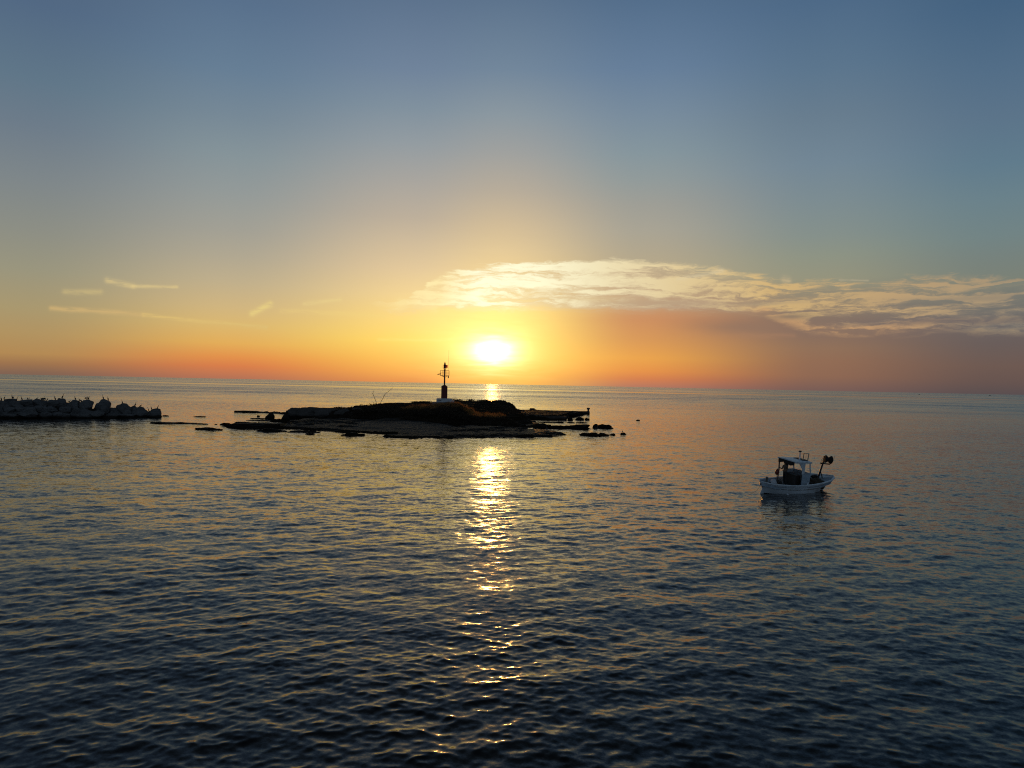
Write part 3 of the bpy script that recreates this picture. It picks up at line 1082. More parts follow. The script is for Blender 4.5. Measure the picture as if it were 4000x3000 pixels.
pl = MB()
pl.box(((684 - cx) * U, 0, -0.375), (350 * U, 2.6, 0.75), None, 0.97, 0.03)
plinth = pl.build('plinth', M_white_stone, beacon)
for k, (xr, zt_) in enumerate(((900, 0.40), (948, 0.80), (1000, 1.16))):
    st_ = MB()
    w_ = (xr - 860) * U
    st_.box(((860 - cx) * U + w_ / 2 + 0.01, 0.05, -zt_ - 0.22), (w_, 1.7, 0.44), None, 1.0, 0.015)
    st_.build('step', M_white_stone if k < 2 else M_plinth_grey, plinth)
fb = MB()
fb.box(((640 - cx) * U, 0.1, -1.28), (480 * U, 3.4, 1.06), None, 0.94, 0.05)
fb.build('footing', M_plinth_grey, beacon)
gf = MB()
yg = -1.3
for pts in ([(535, 1338), (556, 1318), (580, 1330), (606, 1318), (640, 1312)], [(548, 1345), (590, 1338), (622, 1326)], [(570, 1322), (578, 1342)], [(600, 1316), (612, 1340)]):
    P = [Vector((bxz(*p_)[0], yg + 0.035, bxz(*p_)[1])) for p_ in pts]
    gf.tube(P, 0.035, 6)
gf.build('graffiti', M_dark, plinth)
tb = MB()
wb = 150 * U / 2
tb.lathe([(wb * 1.02, -0.02), (wb * 1.0, 0.08), (wb * 0.99, 2.25), (wb * 1.06, 2.29), (wb * 1.06, 2.36), (wb * 0.72, 2.54), (wb * 0.40, 2.60)], n=8, phase=math.pi / 8)
tower = tb.build('tower_body', M_beacon_red, beacon)
dr = MB()
dr.box((0.12, -wb * 0.925, 0.85), (0.55, 0.03, 1.45), None, 1.0, 0.01)
door = dr.build('access_door', M_beacon_red, tower)
mp = MB()
mp.lathe([(0.30, 2.585), (0.30, 2.64), (0.155, 2.66), (0.135, 4.5), (0.15, 4.52), (0.155, 5.70), (0.235, 5.72), (0.235, 5.80), (0.07, 5.82), (0.06, 6.02)], n=14)
mp.build('mast', M_beacon_red, beacon, 35)
# gallery
gz = (1278 - 752) * U
gl = MB()
gr = 0.95
gl.lathe([(gr, gz - 0.02), (gr, gz + 0.03), (0.16, gz + 0.03), (0.16, gz - 0.02)], n=8, phase=math.pi / 8)
gal = gl.build('gallery', M_steel, beacon)
for k in range(4):
    a = math.pi / 4 + k * math.pi / 2 + 0.3
    br = MB()
    br.tube([(0.15 * math.cos(a), 0.15 * math.sin(a), gz - 0.32), (0.82 * math.cos(a), 0.82 * math.sin(a), gz - 0.03)], 0.025, 6)
    br.build('bracket', M_steel, gal)
rl = MB()
ring = [(gr * math.cos(math.pi / 8 + k * math.pi / 4), gr * math.sin(math.pi / 8 + k * math.pi / 4)) for k in range(9)]
for hh_ in (0.50, 0.98):
    rl.tube([(x, y, gz + 0.03 + hh_) for x, y in ring], 0.022, 6)
for x, y in ring[:8]:
    rl.tube([(x, y, gz + 0.02), (x, y, gz + 1.0)], 0.022, 6)
rl.build('railing', M_galv, beacon)
# floodlight arm on one side, battery tube on the other
sp_ = MB()
xz = bxz(556, 718)
sp_.box((xz[0], -0.1, xz[1]), (0.62, 0.5, 0.16), (0.0, R(-9), 0), 1.0, 0.02)
sp_.box((xz[0] - 0.30, -0.1, xz[1] - 0.12), (0.40, 0.5, 0.05), (0.0, R(-16), 0))
sp_.build('solar_panel', M_dark, beacon)
ar = MB()
ar.tube([(xz[0] + 0.1, -0.1, xz[1] - 0.12), (-0.6, -0.08, gz - 0.02), (-0.14, 0, gz - 0.16)], 0.035, 8)
ar.build('panel_arm', M_steel, beacon)
bt = MB()
xz = bxz(765, 780)
bt.lathe([(0.09, -0.26), (0.10, -0.24), (0.10, 0.2), (0.05, 0.25)], (xz[0], -0.35, xz[1]), 10)
bt.build('sensor_tube', M_galv, beacon, 40)
an = MB()
xb, zb = bxz(757, 755)
an.tube([(xb, -0.35, zb), (xb + 0.02, -0.35, zb + 1.4), (xb + 0.075, -0.35, zb + 5.15)], [0.028, 0.018, 0.011], 6)
an.build('whip_antenna', M_galv, beacon)
# lantern
ln = MB()
z0 = (1278 - 590) * U
ln.lathe([(0.05, z0 - 0.04), (0.10, z0), (0.40, z0 + 0.06), (0.40, z0 + 0.10), (0.22, z0 + 0.13), (0.23, z0 + 0.62), (0.26, z0 + 0.72), (0.19, z0 + 0.82), (0.14, z0 + 0.90), (0.15, z0 + 1.12), (0.06, z0 + 1.26),
          (0.03, z0 + 1.30), (0.03, z0 + 1.38), (0.008, z0 + 1.42)], n=14)
lan = ln.build('lantern', M_beacon_red, beacon, 40)
cg = MB()
xl0, xl1 = bxz(634, 0)[0], bxz(660, 0)[0]
zl0, zl1 = z0 + 0.16, z0 + 0.73
for yy in (-0.16, 0.16):
    cg.tube([(xl1, yy, zl0), (xl0, yy, zl0), (xl0, yy, zl1), (xl1, yy, zl1)], 0.022, 6)
cg.tube([(xl0, -0.16, zl1), (xl0, 0.16, zl1)], 0.02, 6)
cg.tube([(xl0, -0.16, zl0), (xl0, 0.16, zl0)], 0.02, 6)
cg.build('lantern_cage', M_steel, lan)
rp = MB()
xr0, xr1 = bxz(704, 0)[0], bxz(740, 0)[0]
rp.box(((xr0 + xr1) / 2, -0.02, (zl0 + zl1) / 2), (xr1 - xr0, 0.03, zl1 - zl0), None, 1.0, 0.004)
rp.build('red_screen', M_redlens, lan)

# ------------------------------------------------------------------ the breakwater
# (cx, cy, w, h) in photo pixels, lift = further back for the upper course
BOULD = [
    # upper course, from the frame edge towards the tip
    (5, 1581, 34, 38, 1), (42, 1568, 42, 26, 2), (62, 1583, 46, 28, 1), (27, 1592, 40, 34, 1), (106, 1577, 56, 38, 1), (155, 1579, 52, 34, 1), (200, 1581, 50, 34, 1), (241, 1579, 46, 40, 1), (270, 1588, 40, 28, 1), (296, 1585, 40, 40, 1),
    (338, 1589, 56, 46, 1), (401, 1600, 68, 58, 1), (452, 1613, 60, 40, 1), (483, 1607, 54, 50, 1), (526, 1612, 44, 46, 1), (553, 1613, 44, 46, 1), (600, 1618, 66, 40, 1),
    # lower course at the waterline
    (-10, 1612, 50, 44, 0), (38, 1602, 50, 24, 0), (33, 1624, 74, 36, 0), (110, 1615, 86, 46, 0), (172, 1621, 50, 42, 0), (191, 1600, 48, 28, 0), (215, 1625, 54, 34, 0), (256, 1604, 50, 32, 0), (250, 1626, 60, 32, 0),
    (290, 1612, 44, 40, 0), (323, 1621, 72, 44, 0), (377, 1623, 60, 34, 0), (430, 1627, 60, 26, 0), (490, 1629, 60, 22, 0), (150, 1601, 40, 26, 0), (78, 1600, 44, 28, 0),
]
ORD = ['first', 'second', 'third', 'fourth', 'fifth', 'sixth', 'seventh', 'eighth', 'ninth', 'tenth', 'eleventh', 'twelfth', 'thirteenth', 'fourteenth', 'fifteenth', 'sixteenth', 'seventeenth', 'eighteenth', 'nineteenth',
       'twentieth', 'twenty-first', 'twenty-second', 'twenty-third', 'twenty-fourth', 'twenty-fifth', 'twenty-sixth', 'twenty-seventh', 'twenty-eighth', 'twenty-ninth', 'thirtieth', 'thirty-first', 'thirty-second']


def bw_depth(px):
    return 120.5 + (px / 600.0) * 12.0


up_ = sorted([q_ for q_ in BOULD if q_[4] > 0], key=lambda q_: -q_[0])
lo_ = sorted([q_ for q_ in BOULD if q_[4] == 0], key=lambda q_: -q_[0])
boulder_tops = []
for course, lst in (('upper', up_), ('lower', lo_)):
    for i, (px, py, w_, h_, lift) in enumerate(lst):
        Yd = bw_depth(px) + (2.6 if lift == 1 else 3.6 if lift == 2 else 0.9)
        c = at_depth(px, py, Yd)
        sc = Yd / F_PX
        hx, hz = w_ * sc * 0.5, h_ * sc * 0.5
        z0_ = c.z
        if i < 5 and course == 'upper':
            # tip boulders stand straight in the water
            zb_ = -0.4
            zt_ = c.z + hz
            z0_, hz = (zb_ + zt_) / 2, (zt_ - zb_) / 2
        me = rock_mesh(500 + int(px * 7 + py), hx * 1.24, max(hx, hz) * 1.0, hz * (1.12 if (course == 'upper' and i < 5) else 1.24), cuts=12, sub=4, rough=0.2, flat_top=(px in (106, 42)))
        o = add_rock('boulder', me, M_boulder, (c.x, c.y, z0_))
        if course == 'upper':
            shape = {106: 'flat topped', 42: 'flat topped', 600: 'rounded', 553: 'steep sided', 483: 'domed', 401: 'large pointed'}.get(px, 'pale grey')
            lab = f'{shape} boulder in the upper course of the breakwater, {ORD[i]} from its tip'
        else:
            shape = {110: 'broad pale', 33: 'broad dark'}.get(px, 'grey')
            lab = f'{shape} boulder in the lower course of the breakwater, {ORD[i]} from its tip'
        tag(o, lab, 'boulder', 'boulders of the breakwater')
bpy.context.view_layer.update()

core = MB()
vs, fs = [], []
prof = [(-1.0, -1.0), (1.6, 0.9), (3.0, 1.6), (4.6, 1.4), (7.0, -1.0)]
NST = 28
for i in range(NST):
    px = -60 + (560 + 60) * i / (NST - 1)
    Yd = bw_depth(px)
    k = min(1.0, (575 - px) / 260.0)
    for (dy, z) in prof:
        zz = z if z < 0 else z * max(0.15, k) + random.uniform(-.2, .2)
        vs.append((at_depth(px, 1600, Yd).x, Yd + dy, zz))
for i in range(NST - 1):
    for j in range(len(prof) - 1):
        a = i * len(prof) + j
        fs.append((a, a + 1, a + 1 + len(prof), a + len(prof)))
core.addmesh(vs, fs)
co_ = core.build('rubble', M_rock)
tag(co_, 'small dark rubble packed under and between the breakwater boulders', 'rubble', kind='stuff')


# ------------------------------------------------------------------ birds
def bird_mesh(pose):
    b = MB()
    if pose == 'stretch':
        path = [(-.20, .02), (-.15, .08), (-.07, .20), (.0, .34), (.03, .44), (.05, .54), (.08, .66), (.13, .76), (.18, .80), (.28, .82)]
        rs = [.012, .05, .085, .085, .058, .034, .027, .027, .032, .006]
    elif pose == 'crouch':
        path = [(-.24, .06), (-.18, .09), (-.08, .15), (.04, .20), (.11, .22), (.14, .27), (.12, .33), (.15, .37), (.19, .37), (.28, .35)]
        rs = [.015, .05, .085, .085, .06, .036, .028, .03, .03, .006]
    else:
        path = [(-.19, .02), (-.15, .08), (-.08, .18), (-.01, .33), (.02, .43), (.045, .50), (.03, .57), (.04, .64), (.085, .68), (.19, .67)]
        rs = [.012, .05, .085, .088, .06, .036, .027, .028, .034, .006]
    b.tube([(x, 0, z) for x, z in path], rs, 10, True, 0.82)
    for s_ in (-1, 1):
        if pose == 'wings':
            pts = [(0.0, .06 * s_, .40), (-.03, .20 * s_, .44), (-.05, .36 * s_, .40), (-.08, .46 * s_, .26)]
            b.tube(pts, [.035, .05, .05, .01], 6, True, 0.9)
            b.addmesh([(0, .05 * s_, .40), (-.03, .2 * s_, .46), (-.05, .36 * s_, .42), (-.08, .46 * s_, .22), (-.09, .3 * s_, .18), (-.08, .15 * s_, .2),
                       (-.015, .05 * s_, .40), (-.045, .2 * s_, .46), (-.065, .36 * s_, .42), (-.095, .46 * s_, .22), (-.105, .3 * s_, .18), (-.095, .15 * s_, .2)],
                      [(0, 1, 2, 3, 4, 5), (11, 10, 9, 8, 7, 6)])
        else:
            dz = -0.14 if pose == 'crouch' else 0
            b.tube([(.02, .055 * s_, .42 + dz), (-.04, .075 * s_, .34 + dz), (-.12, .06 * s_, .18 + dz * .7), (-.18, .03 * s_, .08)], [.02, .045, .04, .01], 6)
        fz = 0.0
        b.tube([(-.05, .045 * s_, .16), (-.02, .05 * s_, .06), (-.03, .05 * s_, fz)], [.03, .014, .012], 6)
        b.tube([(-.05, .05 * s_, fz + .008), (.05, .06 * s_, fz + .008)], [.02, .022], 5, True, 1.5)
    # short wedge tail
    b.addmesh([(-.17, -.03, .09), (-.17, .03, .09), (-.27, .05, -.0), (-.27, -.05, -.0), (-.165, -.03, .075), (-.165, .03, .075), (-.262, .05, -.012), (-.262, -.05, -.012)],
              [(0, 1, 2, 3), (7, 6, 5, 4), (0, 3, 7, 4), (1, 5, 6, 2), (3, 2, 6, 7)])
    return b


bird_h = {'upright': 0.70, 'stretch': 0.83, 'crouch': 0.39, 'wings': 0.70}
proto = {}
# (foot px, foot py, height px, pose, facing in degrees: 0 = out along +x, 180 = towards the frame edge)
BIRDS = [(4, 1565, 12, 'upright', 160), (18, 1564, 11, 'upright', 20), (47, 1557, 13, 'upright', 180), (53, 1558, 9, 'upright', 40), (66, 1565, 14, 'stretch', 25), (84, 1564, 12, 'upright', 190), (108, 1560, 9, 'upright', 90),
         (114, 1559, 8, 'upright', 60), (145, 1567, 6, 'crouch', 0), (160, 1564, 9, 'upright', 170), (165, 1564, 6, 'crouch', 200), (171, 1563, 13, 'wings', 80), (177, 1565, 9, 'upright', 30), (185, 1567, 11, 'upright', 10),
         (214, 1568, 13, 'upright', 185), (245, 1562, 16, 'stretch', 10), (271, 1573, 7, 'crouch', 20), (293, 1567, 12, 'upright', 175), (309, 1570, 10, 'upright', 200), (316, 1574, 8, 'crouch', 170), (340, 1569, 11, 'wings', 95),
         (347, 1568, 11, 'upright', 15), (402, 1573, 14, 'stretch', 165), (421, 1579, 12, 'upright', 150), (477, 1584, 12, 'stretch', 170), (529, 1593, 13, 'upright', 5), (549, 1592, 7, 'crouch', 0), (580, 1602, 14, 'stretch', 185),
         (591, 1602, 12, 'upright', 200), (617, 1607, 11, 'upright', 20)]
POSE_W = {'upright': 'standing upright', 'stretch': 'stretching its neck out', 'crouch': 'crouching low', 'wings': 'half opening its wings'}


def place_bird(loc, h, pose, rz, label, group, name='cormorant'):
    if pose not in proto:
        o = bird_mesh(pose).build(name, M_bird, None, 60)
        proto[pose] = o
    else:
        o = proto[pose].copy()
        o.name = name
        C.objects.link(o)
    k = h / bird_h[pose]
    o.scale = (k, k, k)
    o.location = loc
    o.rotation_euler = (0, 0, R(rz))
    tag(o, label, 'bird', group)
    return o


bpy.context.view_layer.update()
DG = bpy.context.evaluated_depsgraph_get()
sc_ = bpy.context.scene
nb = len(BIRDS)
BIRDS.sort(key=lambda q_: -q_[0])
for i, (px, py, h, pose, rz) in enumerate(BIRDS):
    # find the boulder top under the bird: cast a ray down close to its own line
    Yg = bw_depth(px) + 2.8
    g0 = at_depth(px, py, Yg)
    best = None
    for k in range(-14, 15):
        yy = Yg + k * 0.2
        gg = at_depth(px, py, yy)
        hit, loc, nrm, idx, ob, mtx = sc_.ray_cast(DG, Vector((gg.x, yy, 9.0)), Vector((0, 0, -1)))
        if hit and ob.name.startswith('boulder'):
            e = (loc.z - CAM_H) / yy
            if best is None or e > best[0]:
                best = (e, loc.copy())
    loc = best[1] if best else g0
    m_ = h * Yg / F_PX * 1.25
    place_bird((loc.x, loc.y, loc.z - 0.01), m_, pose, rz, f'black cormorant {POSE_W[pose]} on the breakwater, {ORD[i]} bird from its tip', 'cormorants on the breakwater')
place_bird(tuple(on_water(2332, 1692.5) + Vector((0, 1.0, 0.42))), 0.62, 'crouch', 10, 'dark shore bird leaning forward on the ragged low rock', None, 'shore_bird')
place_bird(tuple(on_water(2432, 1694.5) + Vector((0, 0.4, 0.18))), 0.42, 'upright', 100, 'small shore bird on the outermost tiny rock', None, 'shore_bird')
place_bird(tuple(on_water(2152.5, 1685) + Vector((0, 0.2, 0.55))), 0.72, 'upright', 100, 'dark bird standing upright on the end of the islet shelf', None, 'shore_bird')
for nm in ('shore_bird', 'shore_bird.001', 'shore_bird.002'):
    o = bpy.data.objects.get(nm)
    hit, loc, nrm, idx, ob, mtx = sc_.ray_cast(DG, Vector((o.location.x, o.location.y, 5.0)), Vector((0, 0, -1)))
    if hit and ob.name != 'sea':
        o.location.z = loc.z - 0.01
    elif hit:
        best = None
        for k in range(40):
            tx, ty = o.location.x + random.uniform(-1, 1), o.location.y + random.uniform(-1.5, 1.5)
            hit, loc, nrm, idx, ob, mtx = sc_.ray_cast(DG, Vector((tx, ty, 5.0)), Vector((0, 0, -1)))
            if hit and ob.name != 'sea' and (best is None or abs(tx - o.location.x) < best[0]):
                best = (abs(tx - o.location.x), loc.copy())
        if best:
            o.location = best[1]

# ------------------------------------------------------------------ small far things on the water
c = on_water(2030, 1567)
b = MB()
b.lathe([(0.16, -0.2), (0.22, -0.05), (0.22, 0.1), (0.13, 0.2), (0.05, 0.26), (0.045, 0.5), (0.02, 0.52)], n=12)
o = b.build('marker_buoy', M_dark, None, 50)
o.location = c
tag(o, 'tiny dark marker buoy afloat alone on the bright water behind the islet', 'buoy')


def far_boat(px, dist, L, lab):
    d_ = ray(px, 1500)
    t = dist / d_.y
    root = empty('distant_boat', (d_.x * t, dist, 0), (0, 0, R(8)))
    h_ = MB()
    h_.addmesh([(-L / 2, -L * .14, 0), (L * .3, -L * .14, 0), (L / 2, 0, 0), (L * .3, L * .14, 0), (-L / 2, L * .14, 0),
                (-L * .5, -L * .16, L * .1), (L * .33, -L * .16, L * .12), (L * .58, 0, L * .16), (L * .33, L * .16, L * .12), (-L * .5, L * .16, L * .1)],
               [(0, 4, 3, 2, 1), (5, 6, 7, 8, 9), (0, 1, 6, 5), (1, 2, 7, 6), (2, 3, 8, 7), (3, 4, 9, 8), (4, 0, 5, 9)])
    h_.build('hull', M_dark, root)
    k_ = MB()
    k_.box((-L * .1, 0, L * .19), (L * .3, L * .22, L * .17), None, 0.85)
    k_.tube([(-L * .1, 0, L * .27), (-L * .1, 0, L * .45)], L * .012, 6)
    k_.build('cabin', M_dark, root)
    tag(root, lab, 'boat', 'boats far out on the horizon')


far_boat(3592, 2400, 6.5, 'tiny dark boat far out on the horizon, nearer the fishing boat')
far_boat(3868, 3600, 11.0, 'faint long low boat far out on the horizon, nearest the frame edge')

# ------------------------------------------------------------------ the fishing boat
s_w, b_w = on_water(2981.6, 1927), on_water(3211.4, 1911.8)
mid = (s_w + b_w) / 2
psi = math.atan2(b_w.y - s_w.y, b_w.x - s_w.x)
boat = empty('fishing_boat', (mid.x, mid.y, 0.0))
boat.rotation_euler = (Matrix.Rotation(psi, 3, 'Z') @ Matrix.Rotation(R(7.5), 3, 'X')).to_euler()
tag(boat, 'small white wooden fishing boat with open wheelhouse moored off the islet', 'fishing boat')
LW = (b_w - s_w).length


def lerp_tab(t, tab):
    for (a, va), (b_, vb) in zip(tab, tab[1:]):
        if t <= b_:
            k = (t - a) / (b_ - a)
            k = k * k * (3 - 2 * k) * 0.5 + k * 0.5
            return va + (vb - va) * k
    return tab[-1][1]


BG = [(0, .06), (.03, .42), (.10, .80), (.25, 1.12), (.5, 1.28), (.68, 1.24), (.82, 1.02), (.92, .66), (.97, .36), (1, .04)]
ZG = [(0, .92), (.12, .84), (.35, .78), (.55, .82), (.75, .93), (.9, 1.02), (1, 1.05)]
BW = [(0, .0), (.06, .22), (.2, .72), (.45, 1.08), (.65, .98), (.82, .56), (.94, .2), (1, .0)]
NS, NK = 40, 11


def hull_pt(t, k, side):
    """t along, k 0 keel .. 1 gunwale"""
    xs_w = -LW / 2 + LW * t
    xs_g = -LW / 2 - 0.42 + (LW + 0.42 + 0.95) * t
    zg, bg, bw = lerp_tab(t, ZG), lerp_tab(t, BG), lerp_tab(t, BW)
    kw = 0.34
    zk = -0.42
    if k <= kw:
        u = k / kw
        b_ = bw * (u ** 0.55)
        z = zk + (0 - zk) * u
        x = xs_w
    else:
        u = (k - kw) / (1 - kw)
        f = u ** (0.75 + 0.75 * max(0, t - 0.5) * 2)
        b_ = bw + (bg - bw) * f
        z = zg * u
        x = xs_w + (xs_g - xs_w) * (u ** 1.15)
    return Vector((x, side * b_, z))


ks = [0, .1, .2, .28, .34, .42, .52, .64, .76, .88, 1.0]
h = MB()
vs, fs = [], []
for i in range(NS + 1):
    t = i / NS
    ring_ = [hull_pt(t, k, -1) for k in reversed(ks)] + [hull_pt(t, k, 1) for k in ks[1:]]
    vs += ring_
W = 2 * NK - 1
for i in range(NS):
    for j in range(W - 1):
        a = i * W + j
        fs.append((a, a + 1, a + 1 + W, a + W))
h.addmesh(vs, fs)
hull = h.build('hull', M_hull, boat, 50)
# bulwark inside face and deck
d_ = MB()
vs, fs = [], []
deck_z = [(0, .62), (.15, .46), (.6, .46), (.8, .62), (1, .92)]
for i in range(NS + 1):
    t = 0.01 + 0.975 * i / NS
    g_ = hull_pt(t, 1.0, -1)
    bg = max(-g_.y - 0.07, 0.01)
    dz = min(lerp_tab(t, deck_z), g_.z - 0.12)
    vs += [(g_.x, -bg, g_.z - .01), (g_.x, -bg * 0.94, dz), (g_.x, 0, dz + .03), (g_.x, bg * 0.94, dz), (g_.x, bg, g_.z - .01)]
for i in range(NS):
    for j in range(4):
        a = i * 5 + j
        fs.append((a, a + 5, a + 6, a + 1))
d_.addmesh(vs, fs)
d_.build('deck', M_deck, boat, 40)
gw = MB()
pr = [hull_pt(i / NS, 1.0, -1) for i in range(NS + 1)] + [hull_pt(i / NS, 1.0, 1) for i in range(NS, -1, -1)]
vs, fs = [], []
for p_ in pr:
    s_ = -1 if p_.y < 0 else 1
    bo_ = abs(p_.y)
    o_ = s_ * (bo_ + 0.035)
    i_ = s_ * max(bo_ - 0.09, 0.0)
    vs += [(p_.x, o_, p_.z - .035), (p_.x, o_, p_.z + .03), (p_.x, i_, p_.z + .03), (p_.x, i_, p_.z - .035)]
for i in range(len(pr) - 1):
    for j in range(4):
        a, b_ = i * 4 + j, i * 4 + (j + 1) % 4
        fs.append((a, b_, b_ + 4, a + 4))
gw.addmesh(vs, fs)
gw.build('gunwale_rail', M_hull, boat)
for side in (-1, 1):
    for kk, mt, nm, r_ in ((0.86, M_blue, 'hull_stripe', .012), (0.72, M_greywood, 'rubbing_strake', .022)):
        sb = MB()
        a0, a1 = (3, NS - 2)
        P = []
        for i in range(a0, a1 + 1):
            p_ = hull_pt(i / NS, kk, side)
            P.append(p_ + Vector((0, side * 0.006, 0)))
        sb.tube(P, r_, 6)
        sb.build(nm, mt, boat)
bt = MB()
vs, fs = [], []
for i in range(NS + 1):
    for side in (-1, 1):
        pass
for side in (-1, 1):
    base_i = len(vs)
    for i in range(NS + 1):
        t = i / NS
        vs += [hull_pt(t, 0.30, side) + Vector((0, side * .004, 0)), hull_pt(t, 0.385, side) + Vector((0, side * .005, 0))]
    for i in range(NS):
        a = base_i + i * 2
        fs.append((a, a + 1, a + 3, a + 2))
bt.addmesh(vs, fs)
bt.build('waterline_band', M_antifoul, boat)
sp2 = MB()
sp2.tube([hull_pt(1, k, 1) * 1.0 + Vector((0.02, -hull_pt(1, k, 1).y, 0)) for k in (.2, .34, .5, .7, .88, 1.0)] + [hull_pt(1, 1, 1) + Vector((.04, -hull_pt(1, 1, 1).y, .07))], .05, 8)
sp2.build('stem_post', M_hull, boat)
rd = MB()
sx0 = hull_pt(0, .5, 1).x
rd.box((sx0 - .02, 0, .12), (.34, .06, .9), (0, R(18), 0), 0.8, .01)
rd.build('rudder', M_hull, boat)
# wheelhouse: coaming, corner posts with curved brackets, roof reaching aft
WX0, WX1, WY = -0.18, 0.52, 0.78
wh = MB()
wh.box(((WX0 + WX1) / 2 + .05, -WY, 1.02), (WX1 - WX0 + .1, .05, 1.08), None, 1.0, .008)
wh.box(((WX0 + WX1) / 2 + .05, WY, 1.02), (WX1 - WX0 + .1, .05, 1.08), None, 1.0, .008)
wh.box((WX1 + .12, 0, 1.02), (.05, 2 * WY - .052, 1.08), (0, R(-3), 0), 1.0, .008)
cab = wh.build('wheelhouse', M_deck, boat)
for side in (-1, 1):
    po = MB()
    po.tube([(WX1 + .12, side * WY, 1.5), (WX1 + .0, side * WY, 1.95), (WX1 - .06, side * WY, 2.36)], .055, 6)
    po.build('front_post', M_hull, cab)
    # aft post widens into a curved bracket under the roof
    vs = []
    out = [(x_ - .22, z_) for x_, z_ in ((.20, 1.5), (.20, 2.40), (-.44, 2.40), (-.38, 2.28), (-.26, 2.16), (-.18, 2.04), (-.06, 1.92), (-.02, 1.5))]
    n_ = len(out)
    for yy in (-.025, .025):
        vs += [(x, side * WY + yy, z) for x, z in out]
    fs = [tuple(range(n_)), tuple(reversed(range(n_, 2 * n_)))] + [(i, (i + 1) % n_, n_ + (i + 1) % n_, n_ + i) for i in range(n_)]
    po = MB().addmesh(vs, [tuple(reversed(f)) for f in fs])
    po.build('side_bracket', M_hull, cab)
rf = MB()
vs, fs = [], []
rx = [-1.12, -.9, -.45, 0, .35, .60]
ry = [-1, -.6, 0, .6, 1]
for x in rx:
    for y in ry:
        vs.append((x, y * (WY + .08), 2.52 - .05 * y * y - (x + 1.1) * 0.035))
nt_ = len(vs)
vs += [(v[0], v[1], v[2] - .10) for v in vs]
for i in range(len(rx) - 1):
    for j in range(len(ry) - 1):
        a = i * 5 + j
        fs += [(a, a + 5, a + 6, a + 1), (nt_ + a, nt_ + a + 1, nt_ + a + 6, nt_ + a + 5)]
bd = [i * 5 for i in range(len(rx))] + [(len(rx) - 1) * 5 + j for j in range(1, 5)] + [i * 5 + 4 for i in range(len(rx) - 2, -1, -1)] + [j for j in range(3, 0, -1)]
for i in range(len(bd)):
    a, b_ = bd[i], bd[(i + 1) % len(bd)]
    fs.append((a, a + nt_, b_ + nt_, b_))
rf.addmesh(vs, fs)
roof = rf.build('wheelhouse_roof', M_hull, boat)
for side in (1,):
    po = MB()
    po.tube([(-.98, side * (WY - .02), .5), (-.94, side * (WY - .02), 1.5), (-1.02, side * (WY - .02), 2.42)], .05, 8)
    po.build('canopy_post', M_greywood, boat)


def cloth(name, P0, P1, z0, z1, amp, n=22, m_=10, seed=0, th=0.015):
    P0, P1 = Vector(P0), Vector(P1)
    t = (P1 - P0).normalized()
    nr = Vector((-t.y, t.x, 0))
    b_ = MB()
    vs, fs = [], []
    rnd = random.Random(seed)
    ph = rnd.uniform(0, 6)
    for lay in (0, 1):
        for i in range(n + 1):
            for j in range(m_ + 1):
                u, v = i / n, j / m_
                p_ = P0.lerp(P1, u)
                zz = z1 + (z0 - z1) * v - (0.06 * math.sin(u * 9 + ph) if j == m_ else 0)
                q_ = p_ + nr * (amp * (0.3 + v) * math.sin(u * 17 + ph + v * 1.5) + lay * th) + t * (0.12 * (v - .5) ** 2 * math.sin(ph))
                vs.append((q_.x, q_.y, zz))
    o2 = (n + 1) * (m_ + 1)
    for i in range(n):
        for j in range(m_):
            a = i * (m_ + 1) + j
            fs += [(a, a + m_ + 1, a + m_ + 2, a + 1), (o2 + a, o2 + a + 1, o2 + a + m_ + 2, o2 + a + m_ + 1)]
    b_.addmesh(vs, fs)
    return b_.build(name, M_cloth, boat, 60)


cloth('canopy_curtain_and_shade', (-.46, WY - .06, 0), (-.12, WY - .06, 0), 0.9, 2.42, .03, seed=1)  # dark sheet standing in for the shade on the port aft bracket
cloth('canopy_curtain_and_shade', (-1.13, WY - .02, 0), (-1.13, -WY + .02, 0), 2.18, 2.44, .015, n=18, m_=4, seed=3)
eb = MB()
eb.box((-.20, .10, .90), (.62, 1.1, .90), None, .94, .05)
eb.build('engine_box', M_bluebox, boat)
wl = MB()
a0 = [(WX1 - .1 + .0, .22 * math.cos(q_ * math.pi / 8), 1.42 + .22 * math.sin(q_ * math.pi / 8)) for q_ in range(17)]
wl.tube(a0, .018, 6)
wl.tube([(WX1 - .1, -.22, 1.42), (WX1 - .1, .22, 1.42)], .014, 6)
wl.tube([(WX1 - .1, 0, 1.64), (WX1 - .1, 0, 1.2)], .014, 6)
wl.tube([(WX1 - .1, 0, 1.42), (WX1 + .1, 0, 1.36)], .02, 6)
wl.build('steering_wheel', M_greywood, boat)
ex = MB()
ex.tube([(-.17, -.35, 2.38), (-.20, -.35, 2.8), (-.23, -.35, 3.12)], [.055, .05, .045], 10)
exo = ex.build('exhaust_pipe', M_hull, boat, 50)
ec = MB()
ec.box((-.23, -.35, 3.15), (.20, .16, .10), None, .9, .02)
ec.build('exhaust_cap', M_dark, exo)
hp = MB()
for xx in (.50,):
    hp.tube([(.10, -.42, 2.38), (.10, -.42, 3.02), (.54, -.50, 2.98), (.46, -.52, 2.34)], .04, 6)
hp.tube([(.31, -.46, 2.40), (.31, -.46, 2.98)], .008, 5)
hp.build('roof_hoop', M_frame, boat)
rt = MB()
rt.box((.25, -.05, 2.475), (.5, .9, .05), None, 1, .01)
rt.build('roof_hatch', M_bluebox, roof)
